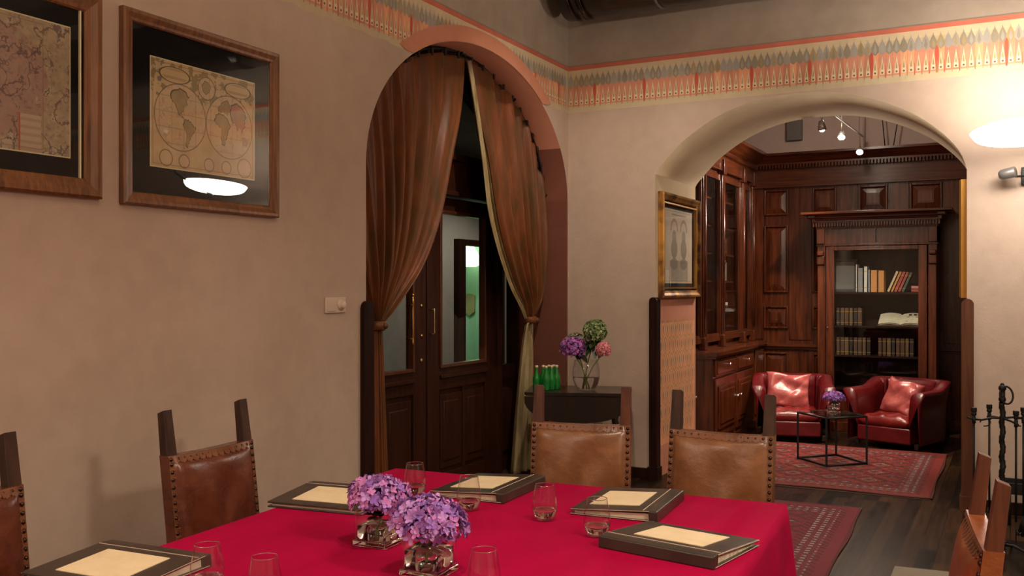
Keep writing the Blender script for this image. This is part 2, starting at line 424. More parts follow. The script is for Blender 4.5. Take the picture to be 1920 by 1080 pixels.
# ------------------------------------------------------------------ mesh helper
class MB:
    def __init__(s): s.bm = bmesh.new(); s.T = Matrix.Identity(4)
    def v(s, p): return s.bm.verts.new(s.T @ Vector(p))
    def face(s, pts, m=0, sm=False):
        f = s.bm.faces.new([s.v(p) for p in pts]); f.material_index = m; f.smooth = sm; return f
    def box(s, x0, x1, y0, y1, z0, z1, m=0, bev=0, taper=None):
        v = []
        for z in (z0, z1):
            for (x, y) in ((x0, y0), (x1, y0), (x1, y1), (x0, y1)):
                if taper and z == z1:
                    cx, cy = (x0 + x1) / 2, (y0 + y1) / 2
                    x = cx + (x - cx) * taper; y = cy + (y - cy) * taper
                v.append(s.v((x, y, z)))
        fs = []
        for idx in ((3, 2, 1, 0), (4, 5, 6, 7), (0, 1, 5, 4), (1, 2, 6, 5), (2, 3, 7, 6), (3, 0, 4, 7)):
            f = s.bm.faces.new([v[i] for i in idx]); f.material_index = m; fs.append(f)
        if bev > 0:
            ed = list({e for f in fs for e in f.edges})
            r = bmesh.ops.bevel(s.bm, geom=ed, offset=bev, segments=2, profile=.6, affect='EDGES')
            for f in r['faces']: f.material_index = m; f.smooth = True
        return s
    def hexa(s, p, m=0, bev=0):
        """box from eight points: bottom four then top four"""
        v = [s.v(q) for q in p]; fs = []
        for idx in ((3, 2, 1, 0), (4, 5, 6, 7), (0, 1, 5, 4), (1, 2, 6, 5), (2, 3, 7, 6), (3, 0, 4, 7)):
            f = s.bm.faces.new([v[i] for i in idx]); f.material_index = m; fs.append(f)
        if bev > 0:
            ed = list({e for f in fs for e in f.edges})
            r = bmesh.ops.bevel(s.bm, geom=ed, offset=bev, segments=2, profile=.6, affect='EDGES')
            for f in r['faces']: f.material_index = m
        return s
    def tube(s, pts, r, seg=10, m=0, cap=True):
        pts = [Vector(p) for p in pts]; n = len(pts)
        rr = r if isinstance(r, (list, tuple)) else [r] * n
        rings = []; up = None
        for i, p in enumerate(pts):
            t = (pts[min(i + 1, n - 1)] - pts[max(i - 1, 0)]).normalized()
            if up is None:
                up = Vector((0, 0, 1)) if abs(t.z) < .9 else Vector((1, 0, 0))
            a = t.cross(up)
            if a.length < 1e-5: a = t.cross(Vector((0, 1, 0)))
            a.normalize(); b = a.cross(t).normalized(); up = b
            rings.append([s.v(p + (a * math.cos(2 * PI * k / seg) + b * math.sin(2 * PI * k / seg)) * rr[i]) for k in range(seg)])
        for i in range(n - 1):
            for k in range(seg):
                f = s.bm.faces.new((rings[i][k], rings[i][(k + 1) % seg], rings[i + 1][(k + 1) % seg], rings[i + 1][k]))
                f.smooth = True; f.material_index = m
        if cap:
            for rg in (rings[0][::-1], rings[-1]):
                f = s.bm.faces.new(rg); f.material_index = m
        return s
    def lathe(s, prof, seg=24, c=(0, 0, 0), m=0, closed=False, sq=None):
        """prof: (r, z) list about a vertical axis; sq bends the circle to a rounded square"""
        c = Vector(c); rings = []
        for r, z in prof:
            if r < 1e-5: rings.append([s.v(c + Vector((0, 0, z)))]); continue
            ring = []
            for k in range(seg):
                a = 2 * PI * k / seg; cx, cy = math.cos(a), math.sin(a)
                if sq: q = 1 / (abs(cx) ** sq + abs(cy) ** sq) ** (1 / sq); cx *= q; cy *= q
                ring.append(s.v(c + Vector((r * cx, r * cy, z))))
            rings.append(ring)
        def conn(a, b):
            for k in range(seg):
                k2 = (k + 1) % seg
                if len(a) == 1 and len(b) == 1: return
                if len(a) == 1: vs = (a[0], b[k], b[k2])[::-1]
                elif len(b) == 1: vs = (a[k], a[k2], b[0])
                else: vs = (a[k], a[k2], b[k2], b[k])
                f = s.bm.faces.new(vs); f.smooth = True; f.material_index = m
        for i in range(len(rings) - 1): conn(rings[i], rings[i + 1])
        if closed: conn(rings[-1], rings[0])
        return s
    def ball(s, c, r, m=0, seg=12, rz=None):
        rz = rz or r
        n = max(4, seg // 2)
        return s.lathe([(r * math.sin(PI * i / n), -rz * math.cos(PI * i / n)) for i in range(n + 1)], seg, c, m)
    def prism(s, poly, axis, a, b, m=0, sm=False):
        """2D outline extruded along an axis from a to b (axis 'x': outline is (y,z); 'y': (x,z); 'z': (x,y))"""
        def P(q, t):
            return {'x': (t, q[0], q[1]), 'y': (q[0], t, q[1]), 'z': (q[0], q[1], t)}[axis]
        A = [s.v(P(q, a)) for q in poly]; B = [s.v(P(q, b)) for q in poly]; n = len(poly)
        for i in range(n):
            f = s.bm.faces.new((A[i], A[(i + 1) % n], B[(i + 1) % n], B[i])); f.material_index = m; f.smooth = sm
        for rg in (A[::-1], B):
            f = s.bm.faces.new(rg); f.material_index = m
        return s
    def grid(s, fn, nu, nv, m=0, closed_u=False):
        V = [[s.v(fn(i / nu, j / nv)) for i in range(nu if closed_u else nu + 1)] for j in range(nv + 1)]
        w_ = len(V[0])
        for j in range(nv):
            for i in range(nu):
                f = s.bm.faces.new((V[j][i], V[j][(i + 1) % w_], V[j + 1][(i + 1) % w_], V[j + 1][i])); f.smooth = True; f.material_index = m
        return V
    def build(s, name, mats, parent=None, fix=True, smooth=None):
        if fix: bmesh.ops.recalc_face_normals(s.bm, faces=s.bm.faces[:])
        me = bpy.data.meshes.new(name); s.bm.to_mesh(me); s.bm.free()
        if smooth is not None:
            for p in me.polygons: p.use_smooth = smooth
        for k in ([mats] if isinstance(mats, str) else mats): me.materials.append(M[k])
        o = bpy.data.objects.new(name, me); COL.objects.link(o)
        if parent is not None: o.parent = parent
        return o

def tag(o, label=None, cat=None, group=None, kind=None):
    if label: o['label'] = label
    if cat: o['category'] = cat
    if group: o['group'] = group
    if kind: o['kind'] = kind
    return o
def thing(name, label, cat, loc=(0, 0, 0), rz=0, group=None):
    o = bpy.data.objects.new(name, None); COL.objects.link(o)
    o.empty_display_size = .1
    o.location = loc; o.rotation_euler = (0, 0, math.radians(rz))
    return tag(o, label, cat, group)
def struct(o, label=None):
    o['kind'] = 'structure'
    if label: o['label'] = label
    return o
def copy_tree(o, parent=None):
    c = o.copy(); COL.objects.link(c); c.parent = parent
    for ch in list(o.children): copy_tree(ch, c)
    return c

# ------------------------------------------------------------------ THE SETTING
XR, YF, ZC = 6.4, -9.6, 4.6
WT = 1.10                       # thickness of the wall with the library arch
mb = MB(); mb.face([(-6, YF, 0), (XR, YF, 0), (XR, 6.5, 0), (-6, 6.5, 0)])
struct(mb.build('floor', 'floor_boards'), 'dark stained timber board floor')

ell = lambda yc, a, z0, b, n: [(yc + a * math.cos(PI * (1 - i / n)), z0 + b * math.sin(PI * i / n)) for i in range(n + 1)]
ARCH_L = ell(-1.425, 1.415, 2.28, .985, 48)           # (y, z) of the curtained arch on the left wall
bpts = [(0.775, 2.47), (0.805, 2.517), (.904, 2.623), (.997, 2.715), (1.163, 2.83), (1.329, 2.917), (1.538, 2.985), (1.75, 3.015), (1.93, 3.02), (2.1, 3.013), (2.302, 2.974), (2.522, 2.895), (2.736, 2.78), (2.91, 2.634), (3.012, 2.503), (3.055, 2.38)]
def catmull(p, n=4):
    out = []
    for i in range(len(p) - 1):
        p0 = p[max(i - 1, 0)]; p1 = p[i]; p2 = p[i + 1]; p3 = p[min(i + 2, len(p) - 1)]
        for k in range(n):
            t = k / n
            out.append(tuple(.5 * (2 * b + (c - a) * t + (2 * a - 5 * b + 4 * c - d) * t * t + (3 * b - a - 3 * c + d) * t ** 3) for a, b, c, d in zip(p0, p1, p2, p3)))
    out.append(p[-1]); return out
ARCH_B = catmull(bpts)
AX0, AX1 = ARCH_B[0][0], ARCH_B[-1][0]

def arch_wall(arch, lo, hi, face, plane, back, top, zsplit, mats_name, name, label):
    """wall with an arched opening. face(u, w, z) gives the point; plane and back are the two depths"""
    mb = MB()
    ua, ub = arch[0][0], arch[-1][0]
    for d in (plane, back):
        for (a, b) in ((lo, ua), (ub, hi)):
            if b - a < 1e-4: continue
            mb.face([face(a, d, 0), face(b, d, 0), face(b, d, zsplit), face(a, d, zsplit)], 0)
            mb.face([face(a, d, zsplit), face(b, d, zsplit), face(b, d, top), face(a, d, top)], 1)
        for (u0, z0), (u1, z1) in zip(arch[:-1], arch[1:]):
            mb.face([face(u0, d, z0), face(u1, d, z1), face(u1, d, zsplit), face(u0, d, zsplit)], 0)
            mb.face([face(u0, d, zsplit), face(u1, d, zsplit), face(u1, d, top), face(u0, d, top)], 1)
    # soffit
    for (u0, z0), (u1, z1) in zip(arch[:-1], arch[1:]):
        mi = 2 if (z0 + z1) / 2 > 2.70 or u0 < (ua + ub) / 2 else (3 if len(mats_name) > 3 and (z0 + z1) / 2 < 2.70 else 2)
        mb.face([face(u0, plane, z0), face(u1, plane, z1), face(u1, back, z1), face(u0, back, z0)], mi, True)
    for u, z in (arch[0], arch[-1]):
        mb.face([face(u, plane, 0), face(u, back, 0), face(u, back, z), face(u, plane, z)], 3 if len(mats_name) > 3 else 2)
    bmesh.ops.remove_doubles(mb.bm, verts=mb.bm.verts[:], dist=.0001)
    return struct(mb.build(name, mats_name), label)
arch_wall(ARCH_L, YF, 0.0, lambda u, d, z: (d, u, z), 0, -.53, ZC, 3.41, ['wall_plaster', 'upper_plaster', 'terracotta_paint', 'brown_paint'], 'wall_left', 'warm beige plaster wall with the curtained arch')
arch_wall(ARCH_B, 0.0, XR, lambda u, d, z: (u, d, z), 0, WT, ZC, 3.41, ['wall_plaster', 'upper_plaster', 'arch_plaster'], 'wall_back', 'beige plaster wall with the arch to the library')
mb = MB(); mb.face([(XR, YF, 0), (XR, 0, 0), (XR, 0, ZC), (XR, YF, ZC)]); struct(mb.build('wall_right', 'wall_plaster'))
mb = MB(); mb.face([(-.0, YF, 0), (XR, YF, 0), (XR, YF, ZC), (0, YF, ZC)]); struct(mb.build('wall_front', 'wall_plaster'))
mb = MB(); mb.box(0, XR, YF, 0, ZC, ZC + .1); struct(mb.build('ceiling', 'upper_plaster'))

# ---- painted frieze on both walls and the salmon band round the arch
def in_arch_y(y, off=.11):
    """top of the painted arch band at this y on the left wall"""
    q = (y + 1.425) / (1.415 + off)
    return 2.28 + (.985 + off) * math.sqrt(max(0, 1 - q * q)) if abs(q) < 1 else 0
FM = ['fz_sand', 'fz_red', 'fz_dark', 'fz_cream', 'fz_grey', 'fz_grey2', 'fz_orange', 'fz_orange2', 'fz_orange3', 'fz_deep', 'fz_pale', 'fz_dot', 'fz_olive', 'fz_cream_old']
def frieze(name, P, u0, u1, clip=None, worn=None):
    """P(u, h, lift) -> point; painted layers lie half a millimetre over each other"""
    mb = MB(); rnd = random.Random(5)
    pitch = .0485
    def strip(za, zb, m, lift, n=160):
        for i in range(n):
            a = u0 + (u1 - u0) * i / n; b = u0 + (u1 - u0) * (i + 1) / n
            lo_a, lo_b = za, za
            if clip: lo_a, lo_b = max(za, clip(a)), max(za, clip(b))
            if lo_a >= zb and lo_b >= zb: continue
            lo_a = min(lo_a, zb - .0005); lo_b = min(lo_b, zb - .0005)
            if worn and m == 0:
                lo_a += worn(a); lo_b += worn(b)
            mb.face([P(a, lo_a, lift), P(b, lo_b, lift), P(b, zb, lift), P(a, zb, lift)], m)
    strip(3.032, 3.385, 0, .0010)
    strip(3.335, 3.388, 3, .0015)
    strip(3.388, 3.422, 1, .0015)
    strip(3.422, 3.431, 2, .0015)
    n = int((u1 - u0) / pitch)
    for i in range(n):
        u = u0 + (i + .5) * pitch; h = pitch / 2 * .98
        if clip and clip(u, .05) > 3.37: continue
        deep = (i % 9 == 4)
        def poly(pts, m, lift):
            q = [(u + a, max(z, clip(u + a, .05)) if clip else z) for a, z in pts]
            if max(z for a, z in q) - min(z for a, z in q) < .002: return
            mb.face([P(a, z, lift) for a, z in q], m)
        c0 = 0
        if c0 < 3.10:
            om = rnd.choice([6, 6, 7, 8, 6])
            poly([(-h, 3.085), (h, 3.085), (h, 3.26), (0, 3.30), (-h, 3.26)], om, .0020)
        gm = rnd.choice([4, 4, 5, 5, 4, 12])
        # pointed grey leaves
        poly([(-h, 3.262), (-h * .5, 3.248), (0, 3.24), (h * .5, 3.248), (h, 3.262), (h, 3.298), (h * .5, 3.326), (h * .14, 3.345), (0, 3.364), (-h * .14, 3.345), (-h * .5, 3.326), (-h, 3.298)], gm, .0025)
        poly([(-h * .5, 3.272), (0, 3.248), (h * .5, 3.272), (h * .28, 3.30), (0, 3.33), (-h * .28, 3.30)], rnd.choice([5, 4, 5, 12, 4, 5]), .0030)
        if deep and c0 < 3.10:
            poly([(h - .006, 3.075), (h + .006, 3.075), (h * 1.55, 3.20), (h * 1.5, 3.245), (h * 1.0, 3.27), (h * .5, 3.245), (h * .45, 3.20)], 9, .0034)
        if c0 < 3.08:
            # the pale flame with a drop and a dot
            poly([(-h * .62, 3.098), (h * .62, 3.098), (h * .62, 3.125), (h * .40, 3.16), (0, 3.232), (-h * .40, 3.16), (-h * .62, 3.125)], 10, .0030)
            poly([(-h * .26, 3.134), (h * .26, 3.134), (h * .2, 3.155), (0, 3.19), (-h * .2, 3.155)], 12, .0036)
            poly([(math.cos(k * PI / 4) * .0075, 3.111 + math.sin(k * PI / 4) * .0075) for k in range(8)], 11, .0036)
            poly([(h - .0028, 3.072), (h + .0028, 3.072), (h + .001, 3.16), (h - .001, 3.16)], 9 if i % 2 else 12, .0038)
    return mb
mb = frieze('b', lambda u, z, l: (u, -l, z), 0.004, XR)
struct(mb.build('trim_1', FM, fix=False), 'painted frieze of pointed leaves along the wall over the library arch')
def worn(u):
    return max(0, .012 * math.sin(u * 23) + .010 * math.sin(u * 61 + 1) + .005 * math.sin(u * 190)) if -3.6 < u < -2.6 else 0
mb = frieze('l', lambda u, z, l: (l, u, z), YF, -.004, clip=lambda u, off=.05: in_arch_y(u, off), worn=worn)
struct(mb.build('trim_2', FM, fix=False), 'painted frieze of pointed leaves along the left wall')
# salmon band
mb = MB(); N = 80
for i in range(N):
    a0, a1 = PI * (1 - i / N), PI * (1 - (i + 1) / N)
    def pt(a, o): return (-1.425 + (1.415 + o) * math.cos(a), 2.28 + (.985 + o) * math.sin(a))
    (y0, z0), (y1, z1) = pt(a0, 0), pt(a1, 0); (y2, z2), (y3, z3) = pt(a1, .11), pt(a0, .11)
    if min(z2, z3) < 3.03: continue
    z0 = max(z0, 3.03 if z0 < 3.03 else z0); z1 = max(z1, 3.03 if z1 < 3.03 else z1)
    y0_, y1_ = y0, y1
    if pt(a0, 0)[1] < 3.03: y0_ = y3 if abs(y3) < 9 else y0
    mb.face([(.0048, min(pt(a0, 0)[0], -.0), max(pt(a0, 0)[1], 3.03)), (.0048, pt(a1, 0)[0], max(pt(a1, 0)[1], 3.03)), (.0048, min(y2, -.001), z2), (.0048, min(y3, -.001), z3)])
struct(mb.build('trim_3', 'salmon_paint', fix=False), 'salmon painted band round the curtained arch')

# ---- corner posts of dark wood (rounded tops) at the arches
def corner_post(name, x0, x1, y0, y1, h, axis, label):
    mb = MB()
    if axis == 'x': a0, a1, b0, b1 = x0, x1, y0, y1
    else: a0, a1, b0, b1 = y0, y1, x0, x1
    r = min(.05, (a1 - a0) * .5); c = (a0 + a1) / 2
    poly = [(a0, 0), (a1, 0), (a1, h - r)] + [(c + (a1 - c) * math.cos(t * PI / 12), h - r + r * math.sin(t * PI / 12)) for t in range(1, 12)] + [(a0, h - r)]
    mb.prism(poly, 'y' if axis == 'x' else 'x', b0, b1)
    if axis == 'x': mb.box(x0 - .012, x1 + .012, y0 - .012, y1, 0, .1)
    else: mb.box(x0, x1 + .012, y0 - .012, y1 + .0, 0, .1)
    return struct(mb.build(name, 'door_frame_wood' if name == 'trim_5' else 'dark_wood'), label)
corner_post('trim_4', .735, .80, -.035, .06, 1.475, 'x', 'dark wooden post at the left side of the library arch')
corner_post('trim_5', 3.022, 3.10, -.035, .30, 1.475, 'x', 'dark wooden post at the right side of the library arch')
corner_post('trim_6', -.06, .03, -2.895, -2.80, 1.475, 'y', 'dark wooden post beside the curtained arch')
for nm, (a, b) in {'baseboard_back': (.0, .735), 'baseboard_right': (3.10, XR)}.items():
    mb = MB(); mb.box(a, b, -.022, 0, 0, .085, bev=.004); struct(mb.build(nm, 'dark_wood'), 'low dark wooden baseboard')
mb = MB(); mb.box(0, .02, YF, -2.9, 0, .085, bev=.004); struct(mb.build('baseboard_left', 'dark_wood'), 'low dark wooden baseboard under the maps')

# ---- stencilled salmon panel on the left reveal of the library arch
mb = MB(); X = AX0
def sp(pts, m, lift): mb.face([(X + lift, y, z) for y, z in pts], m)
sp([(.06, .0), (1.09, .0), (1.09, 1.47), (.06, 1.47)], 0, .001)
sp([(.09, .25), (1.06, .25), (1.06, 1.26), (.09, 1.26)], 1, .0015)
rnd = random.Random(3)
nc = 9
for j in range(7):
    for i in range(nc):
        y = .09 + .97 * (i + (.5 if j % 2 else 0)) / nc; zc = .30 + j * .138; wd = .97 / nc * .5
        if y + wd > 1.07 or y - wd < .08: continue
        out = [(0, 0), (wd * .6, .035), (wd, .085), (wd * .62, .13), (0, .155), (-wd * .62, .13), (-wd, .085), (-wd * .6, .035)]
        for k in range(8):
            (a, b), (c, d) = out[k], out[(k + 1) % 8]
            sp([(y + a, zc + b), (y + c, zc + d), (y + c * .84, zc + .08 + (d - .08) * .86), (y + a * .84, zc + .08 + (b - .08) * .86)], 2, .0022)
        sp([(y - wd * .12, zc + .04), (y + wd * .12, zc + .04), (y + wd * .28, zc + .09), (y, zc + .12), (y - wd * .28, zc + .09)], 3, .0022)
for i in range(14):
    y = .10 + i * .07
    sp([(y, 1.42), (y + .02, 1.42), (y + .012, 1.455), (y + .008, 1.455)], 2, .0022)
struct(mb.build('trim_7', ['stencil_pink', 'fz_orange3', 'fz_olive', 'fz_grey', 'fz_deep'], fix=False), 'salmon stencilled panel on the reveal of the library arch')

# ---- hall beyond the glazed door
mb = MB()
for q in ([(-.53, -3.6, 0), (-3.2, -3.6, 0), (-3.2, -3.6, 3.4), (-.53, -3.6, 3.4)],
          [(-.53, 5.6, 0), (-3.2, 5.6, 0), (-3.2, 5.6, 3.4), (-.53, 5.6, 3.4)],
          [(-3.2, -3.6, 0), (-3.2, 3.56, 0), (-3.2, 3.56, 3.4), (-3.2, -3.6, 3.4)],
          [(-3.2, 4.55, 0), (-3.2, 5.6, 0), (-3.2, 5.6, 3.4), (-3.2, 4.55, 3.4)],
          [(-3.2, 3.56, 2.15), (-3.2, 4.55, 2.15), (-3.2, 4.55, 3.4), (-3.2, 3.56, 3.4)],
          [(-.54, .0, 0), (-.54, 5.6, 0), (-.54, 5.6, 3.4), (-.54, .0, 3.4)]):
    mb.face(q)
struct(mb.build('wall_hall', 'hall_plaster'), 'grey beige hall walls seen through the door glass')
mb = MB(); mb.box(-5.4, -.53, -3.6, 5.6, 3.4, 3.45); struct(mb.build('ceiling_hall', 'hall_plaster'))
mb = MB()
mb.face([(-5.3, 2.8, 0), (-5.3, 5.6, 0), (-5.3, 5.6, 3.4), (-5.3, 2.8, 3.4)]); mb.face([(-3.21, 5.59, 0), (-5.3, 5.59, 0), (-5.3, 5.59, 3.4), (-3.21, 5.59, 3.4)])
mb.face([(-3.21, 2.8, 0), (-5.3, 2.8, 0), (-5.3, 2.8, 3.4), (-3.21, 2.8, 3.4)]); struct(mb.build('wall_green', 'green_paint'), 'pale green wall of the room across the hall')
mb = MB(); mb.box(-3.24, -3.12, 3.38, 3.56, 0, 2.2); mb.box(-3.24, -3.12, 4.52, 4.65, 0, 2.2); mb.box(-3.24, -3.12, 3.56, 4.52, 2.12, 2.2)
struct(mb.build('door_2', 'dark_wood'), 'dark frame of the opening across the hall')

# ---- glazed double door in the curtained arch
D = tag(bpy.data.objects.new('door_1', None), 'dark wooden glazed double door behind the curtains'); COL.objects.link(D); D['kind'] = 'structure'
D.location = (-.5, -1.455, 0)
# local: x out of the wall (+x to the room), y along, z up
def rectring(mb, y0, y1, z0, z1, t, xa, xb, m=0, bev=.0):
    mb.box(xa, xb, y0, y0 + t, z0, z1, m, bev); mb.box(xa, xb, y1 - t, y1, z0, z1, m, bev)
    mb.box(xa, xb, y0 + t, y1 - t, z0, z0 + t, m, bev); mb.box(xa, xb, y0 + t, y1 - t, z1 - t, z1, m, bev)
mb = MB()
for s_ in (-1, 1):
    a, b = sorted((s_ * 1.045, s_ * 1.12)); mb.box(-.07, .05, a, b, 0, 2.28, 0, .004)
    a, b = sorted((s_ * 1.41, s_ * 1.46)); mb.box(-.07, .04, a, b, 0, 2.28)
    a, b = sorted((s_ * 1.12, s_ * 1.41)); mb.box(-.04, .0, a, b, 0, .78); mb.box(-.04, .02, a, b, .78, .90, 0, .004); mb.box(-.04, .02, a, b, 2.16, 2.28)
    a2, b2 = sorted((s_ * 1.16, s_ * 1.37)); mb.box(-.01, .018, a2, b2, .16, .70, 0, .012)
mb.box(-.07, .06, -1.46, 1.46, 2.27, 2.55, 0, .006)
mb.box(-.07, .09, -1.46, 1.46, 2.52, 2.58, 0, .012)
mb.box(-.07, .08, -1.46, 1.46, 2.25, 2.29, 0, .008)
# fanlight: arched head with three bars
for i in range(32):
    a0, a1 = PI * i / 32, PI * (i + 1) / 32
    q = []
    for (aa, rr) in ((a0, 1.0), (a1, 1.0), (a1, .9), (a0, .9)):
        q.append((1.44 * rr * math.cos(aa), max(2.50, 2.28 + 1.0 * rr * math.sin(aa))))
    if q[0][1] <= 2.5 and q[1][1] <= 2.5: continue
    mb.prism(q, 'x', -.06, .03)
mb.box(-.05, .02, -.03, .03, 2.55, 3.2)
mb.build('door_frame', 'door_wood', D)
mb = MB(); n = 24
pts = [(1.38 * math.cos(PI * i / n), 2.55 + .63 * math.sin(PI * i / n)) for i in range(n + 1)]
mb.face([(-.02, a, b) for a, b in pts]); mb.build('fanlight_glass', 'pane_glass', D)
for s_ in (-1, 1):
    mb = MB(); a, b = sorted((s_ * 1.12, s_ * 1.41)); mb.face([(-.02, a, .88), (-.02, b, .88), (-.02, b, 2.18), (-.02, a, 2.18)]); mb.build('side_glass', 'pane_glass', D)
def leaf(s_):
    mb = MB()
    Y = lambda a, b: sorted((s_ * a, s_ * b))
    a, b = Y(.01, .175); mb.box(-.035, .02, a, b, .02, 2.24, 0, .003)
    a, b = Y(.88, 1.04); mb.box(-.035, .02, a, b, .02, 2.24, 0, .003)
    a, b = Y(.175, .88)
    mb.box(-.035, .02, a, b, .02, .14); mb.box(-.035, .02, a, b, .78, .945, 0, .003); mb.box(-.035, .02, a, b, 2.13, 2.24)
    mb.box(-.02, .0, a, b, .14, .78)
    mb.box(.018, .045, a + .0, b, .865, .895, 0, .006)
    for (p, q) in ((.20, .51), (.56, .86)):
        c, d = Y(p, q); mb.box(-.01, .014, c, d, .18, .74, 0, .003)
        mb.box(.0, .022, c + .04, d - .04, .23, .69, 0, .012)
    c, d = Y(.515, .55); mb.box(-.035, .02, c, d, .14, .78)
    lf = mb.build('door_leaf', 'door_wood', D)
    mb = MB(); rectring(mb, a - .002, b + .002, .943, 2.14, .026, -.03, .034, 0, .005); mb.build('glazing_bead', 'door_frame_wood', lf)
    mb = MB(); mb.face([(-.01, a, .95), (-.01, b, .95), (-.01, b, 2.13), (-.01, a, 2.13)]); mb.build('door_glass', 'pane_glass', lf)
    return lf
l1 = leaf(-1); l2 = leaf(1)
mb = MB(); yy = -.265
mb.tube([(.075, yy, 1.13 + .02 * k) for k in range(19)], [.006, .009, .011, .007, .007, .008, .009, .010, .010, .010, .010, .010, .009, .008, .007, .007, .011, .009, .006], 10)
mb.tube([(.02, yy, 1.19), (.075, yy, 1.19)], .007); mb.tube([(.02, yy, 1.43), (.075, yy, 1.43)], .007); mb.ball((.075, yy, 1.50), .012)
tag(mb.build('door_handle', 'brass', l1), 'long turned brass pull handle')
mb = MB(); yy = .035
mb.tube([(.065, yy, 1.20 + .02 * k) for k in range(11)], .006, 8); mb.tube([(.02, yy, 1.21), (.065, yy, 1.21)], .005); mb.tube([(.02, yy, 1.39), (.065, yy, 1.39)], .005)
mb.build('door_handle', 'brass', l2)
mb = MB()
for z_ in (1.02, 1.20, 1.42):
    mb.T = Matrix.Translation((.02, -.07, z_)) @ Matrix.Rotation(PI / 2, 4, 'Y'); mb.lathe([(0, 0), (.016 if z_ > 1.1 else .022, 0), (.013, .008), (0, .01)], 12)
mb.T = Matrix.Identity(4); mb.build('keyhole_plate', 'brass', l1)

# yellow wall object in the green room and lit fitting
mb = MB(); mb.prism([(-.09, -.10), (0, -.17), (.09, -.10), (.09, .15), (.04, .18), (-.04, .18), (-.09, .15)], 'y', -.03, .0)
o = tag(mb.build('wall_hanging', 'fz_olive'), 'small yellow hanging on the green wall seen through the door glass', 'wall hanging'); o.location = (-4.24, 5.585, 1.28)
mb = MB(); mb.lathe([(0, -.22), (.12, -.22), (.19, -.18), (.15, -.02), (.08, .10), (0, .12)], 20)
o = tag(mb.build('glowing_lamp', 'hall_light_glow'), 'pale green glowing lamp in the room across the hall', 'lamp'); o.location = (-4.13, 5.35, 2.10)

# ---- library beyond the arch
LX1, LY1, LZ = 4.6, 3.95, 4.0
mb = MB(); mb.face([(.02, WT, 0), (.02, LY1, 0), (.02, LY1, LZ), (.02, WT, LZ)]); struct(mb.build('wall_library_left', 'library_plaster'))
mb = MB(); mb.face([(LX1, WT, 0), (LX1, LY1, 0), (LX1, LY1, LZ), (LX1, WT, LZ)]); struct(mb.build('wall_library_right', 'library_wood'))
mb = MB(); mb.face([(.02, LY1, 0), (LX1, LY1, 0), (LX1, LY1, LZ), (.02, LY1, LZ)]); struct(mb.build('wall_library_back', 'library_plaster'), 'pinkish plaster wall above the library panelling')
mb = MB(); mb.box(.02, LX1, WT, LY1, LZ, LZ + .05)
mb.box(.02, LX1, 2.2, 2.32, LZ - .5, LZ)
struct(mb.build('ceiling_library', 'library_plaster'))

# wall panelling (part of the room)
def rpanel(mb, x0, x1, z0, z1, y, m=0):
    """raised and fielded panel facing -y"""
    d = .028
    mb.box(x0 - .022, x0, y - d, y, z0 - .022, z1 + .022, m, .006); mb.box(x1, x1 + .022, y - d, y, z0 - .022, z1 + .022, m, .006)
    mb.box(x0, x1, y - d, y, z0 - .022, z0, m, .006); mb.box(x0, x1, y - d, y, z1, z1 + .022, m, .006)
    w_, h_ = x1 - x0, z1 - z0; i = min(w_, h_) * .24
    a = [(x0, y - .002, z0), (x1, y - .002, z0), (x1, y - .002, z1), (x0, y - .002, z1)]
    b = [(x0 + i, y - .022, z0 + i), (x1 - i, y - .022, z0 + i), (x1 - i, y - .022, z1 - i), (x0 + i, y - .022, z1 - i)]
    for k in range(4): mb.face([a[k], a[(k + 1) % 4], b[(k + 1) % 4], b[k]], m)
    mb.face(b, m)
    j = i + .012
    mb.box(x0 + j, x1 - j, y - .027, y - .02, z0 + j, z1 - j, m, .002)
mb = MB(); y = 3.90
mb.box(.5, 3.6, y, LY1, 0, 2.93)
mb.box(.6, 3.6, y - .02, y, 0, .12, 0, .004)
for (a, b) in ((.60, .75), (1.035, 1.30), (1.57, 1.80), (2.115, 2.335), (2.67, 2.90), (3.15, 3.4)):
    mb.box(a + .005, b - .005, y - .012, y, .95, 2.74, 0, .003)
for (a, b) in ((.775, 1.01), (1.325, 1.547), (1.83, 2.09), (2.36, 2.643), (2.93, 3.13)):
    rpanel(mb, a, b, 2.42, 2.675, y); rpanel(mb, a, b, 1.52, 2.26, y); rpanel(mb, a, b, 1.10, 1.32, y); rpanel(mb, a, b, .2, .78, y)
PANEL = struct(mb.build('wall_library_panelling', 'library_wood'), 'dark polished wooden panelling of the library')
mb = MB()
mb.box(.6, 3.6, y - .05, y, .865, .905, 0, .008); mb.box(.6, 3.6, y - .03, y, .84, .866, 0, .004)
struct(mb.build('trim_8', 'library_wood_x'), 'dado ledge along the library panelling')
mb = MB()
mb.box(.55, 3.6, y - .035, LY1, 2.73, 2.93); mb.box(.55, 3.6, y - .055, y, 2.715, 2.74, 0, .004)
mb.prism([(y - .05, 2.93), (LY1, 2.93), (LY1, 3.10), (y - .20, 3.10), (y - .20, 3.075), (y - .17, 3.06), (y - .13, 3.03), (y - .09, 2.995), (y - .09, 2.975), (y - .06, 2.97)], 'x', .5, 3.6)
for k in range(84):
    x = .62 + k * .035
    mb.box(x, x + .019, y - .10, y - .05, 2.932, 2.974)
struct(mb.build('trim_9', 'library_wood_x'), 'dark cornice with a row of dentils over the library panelling')

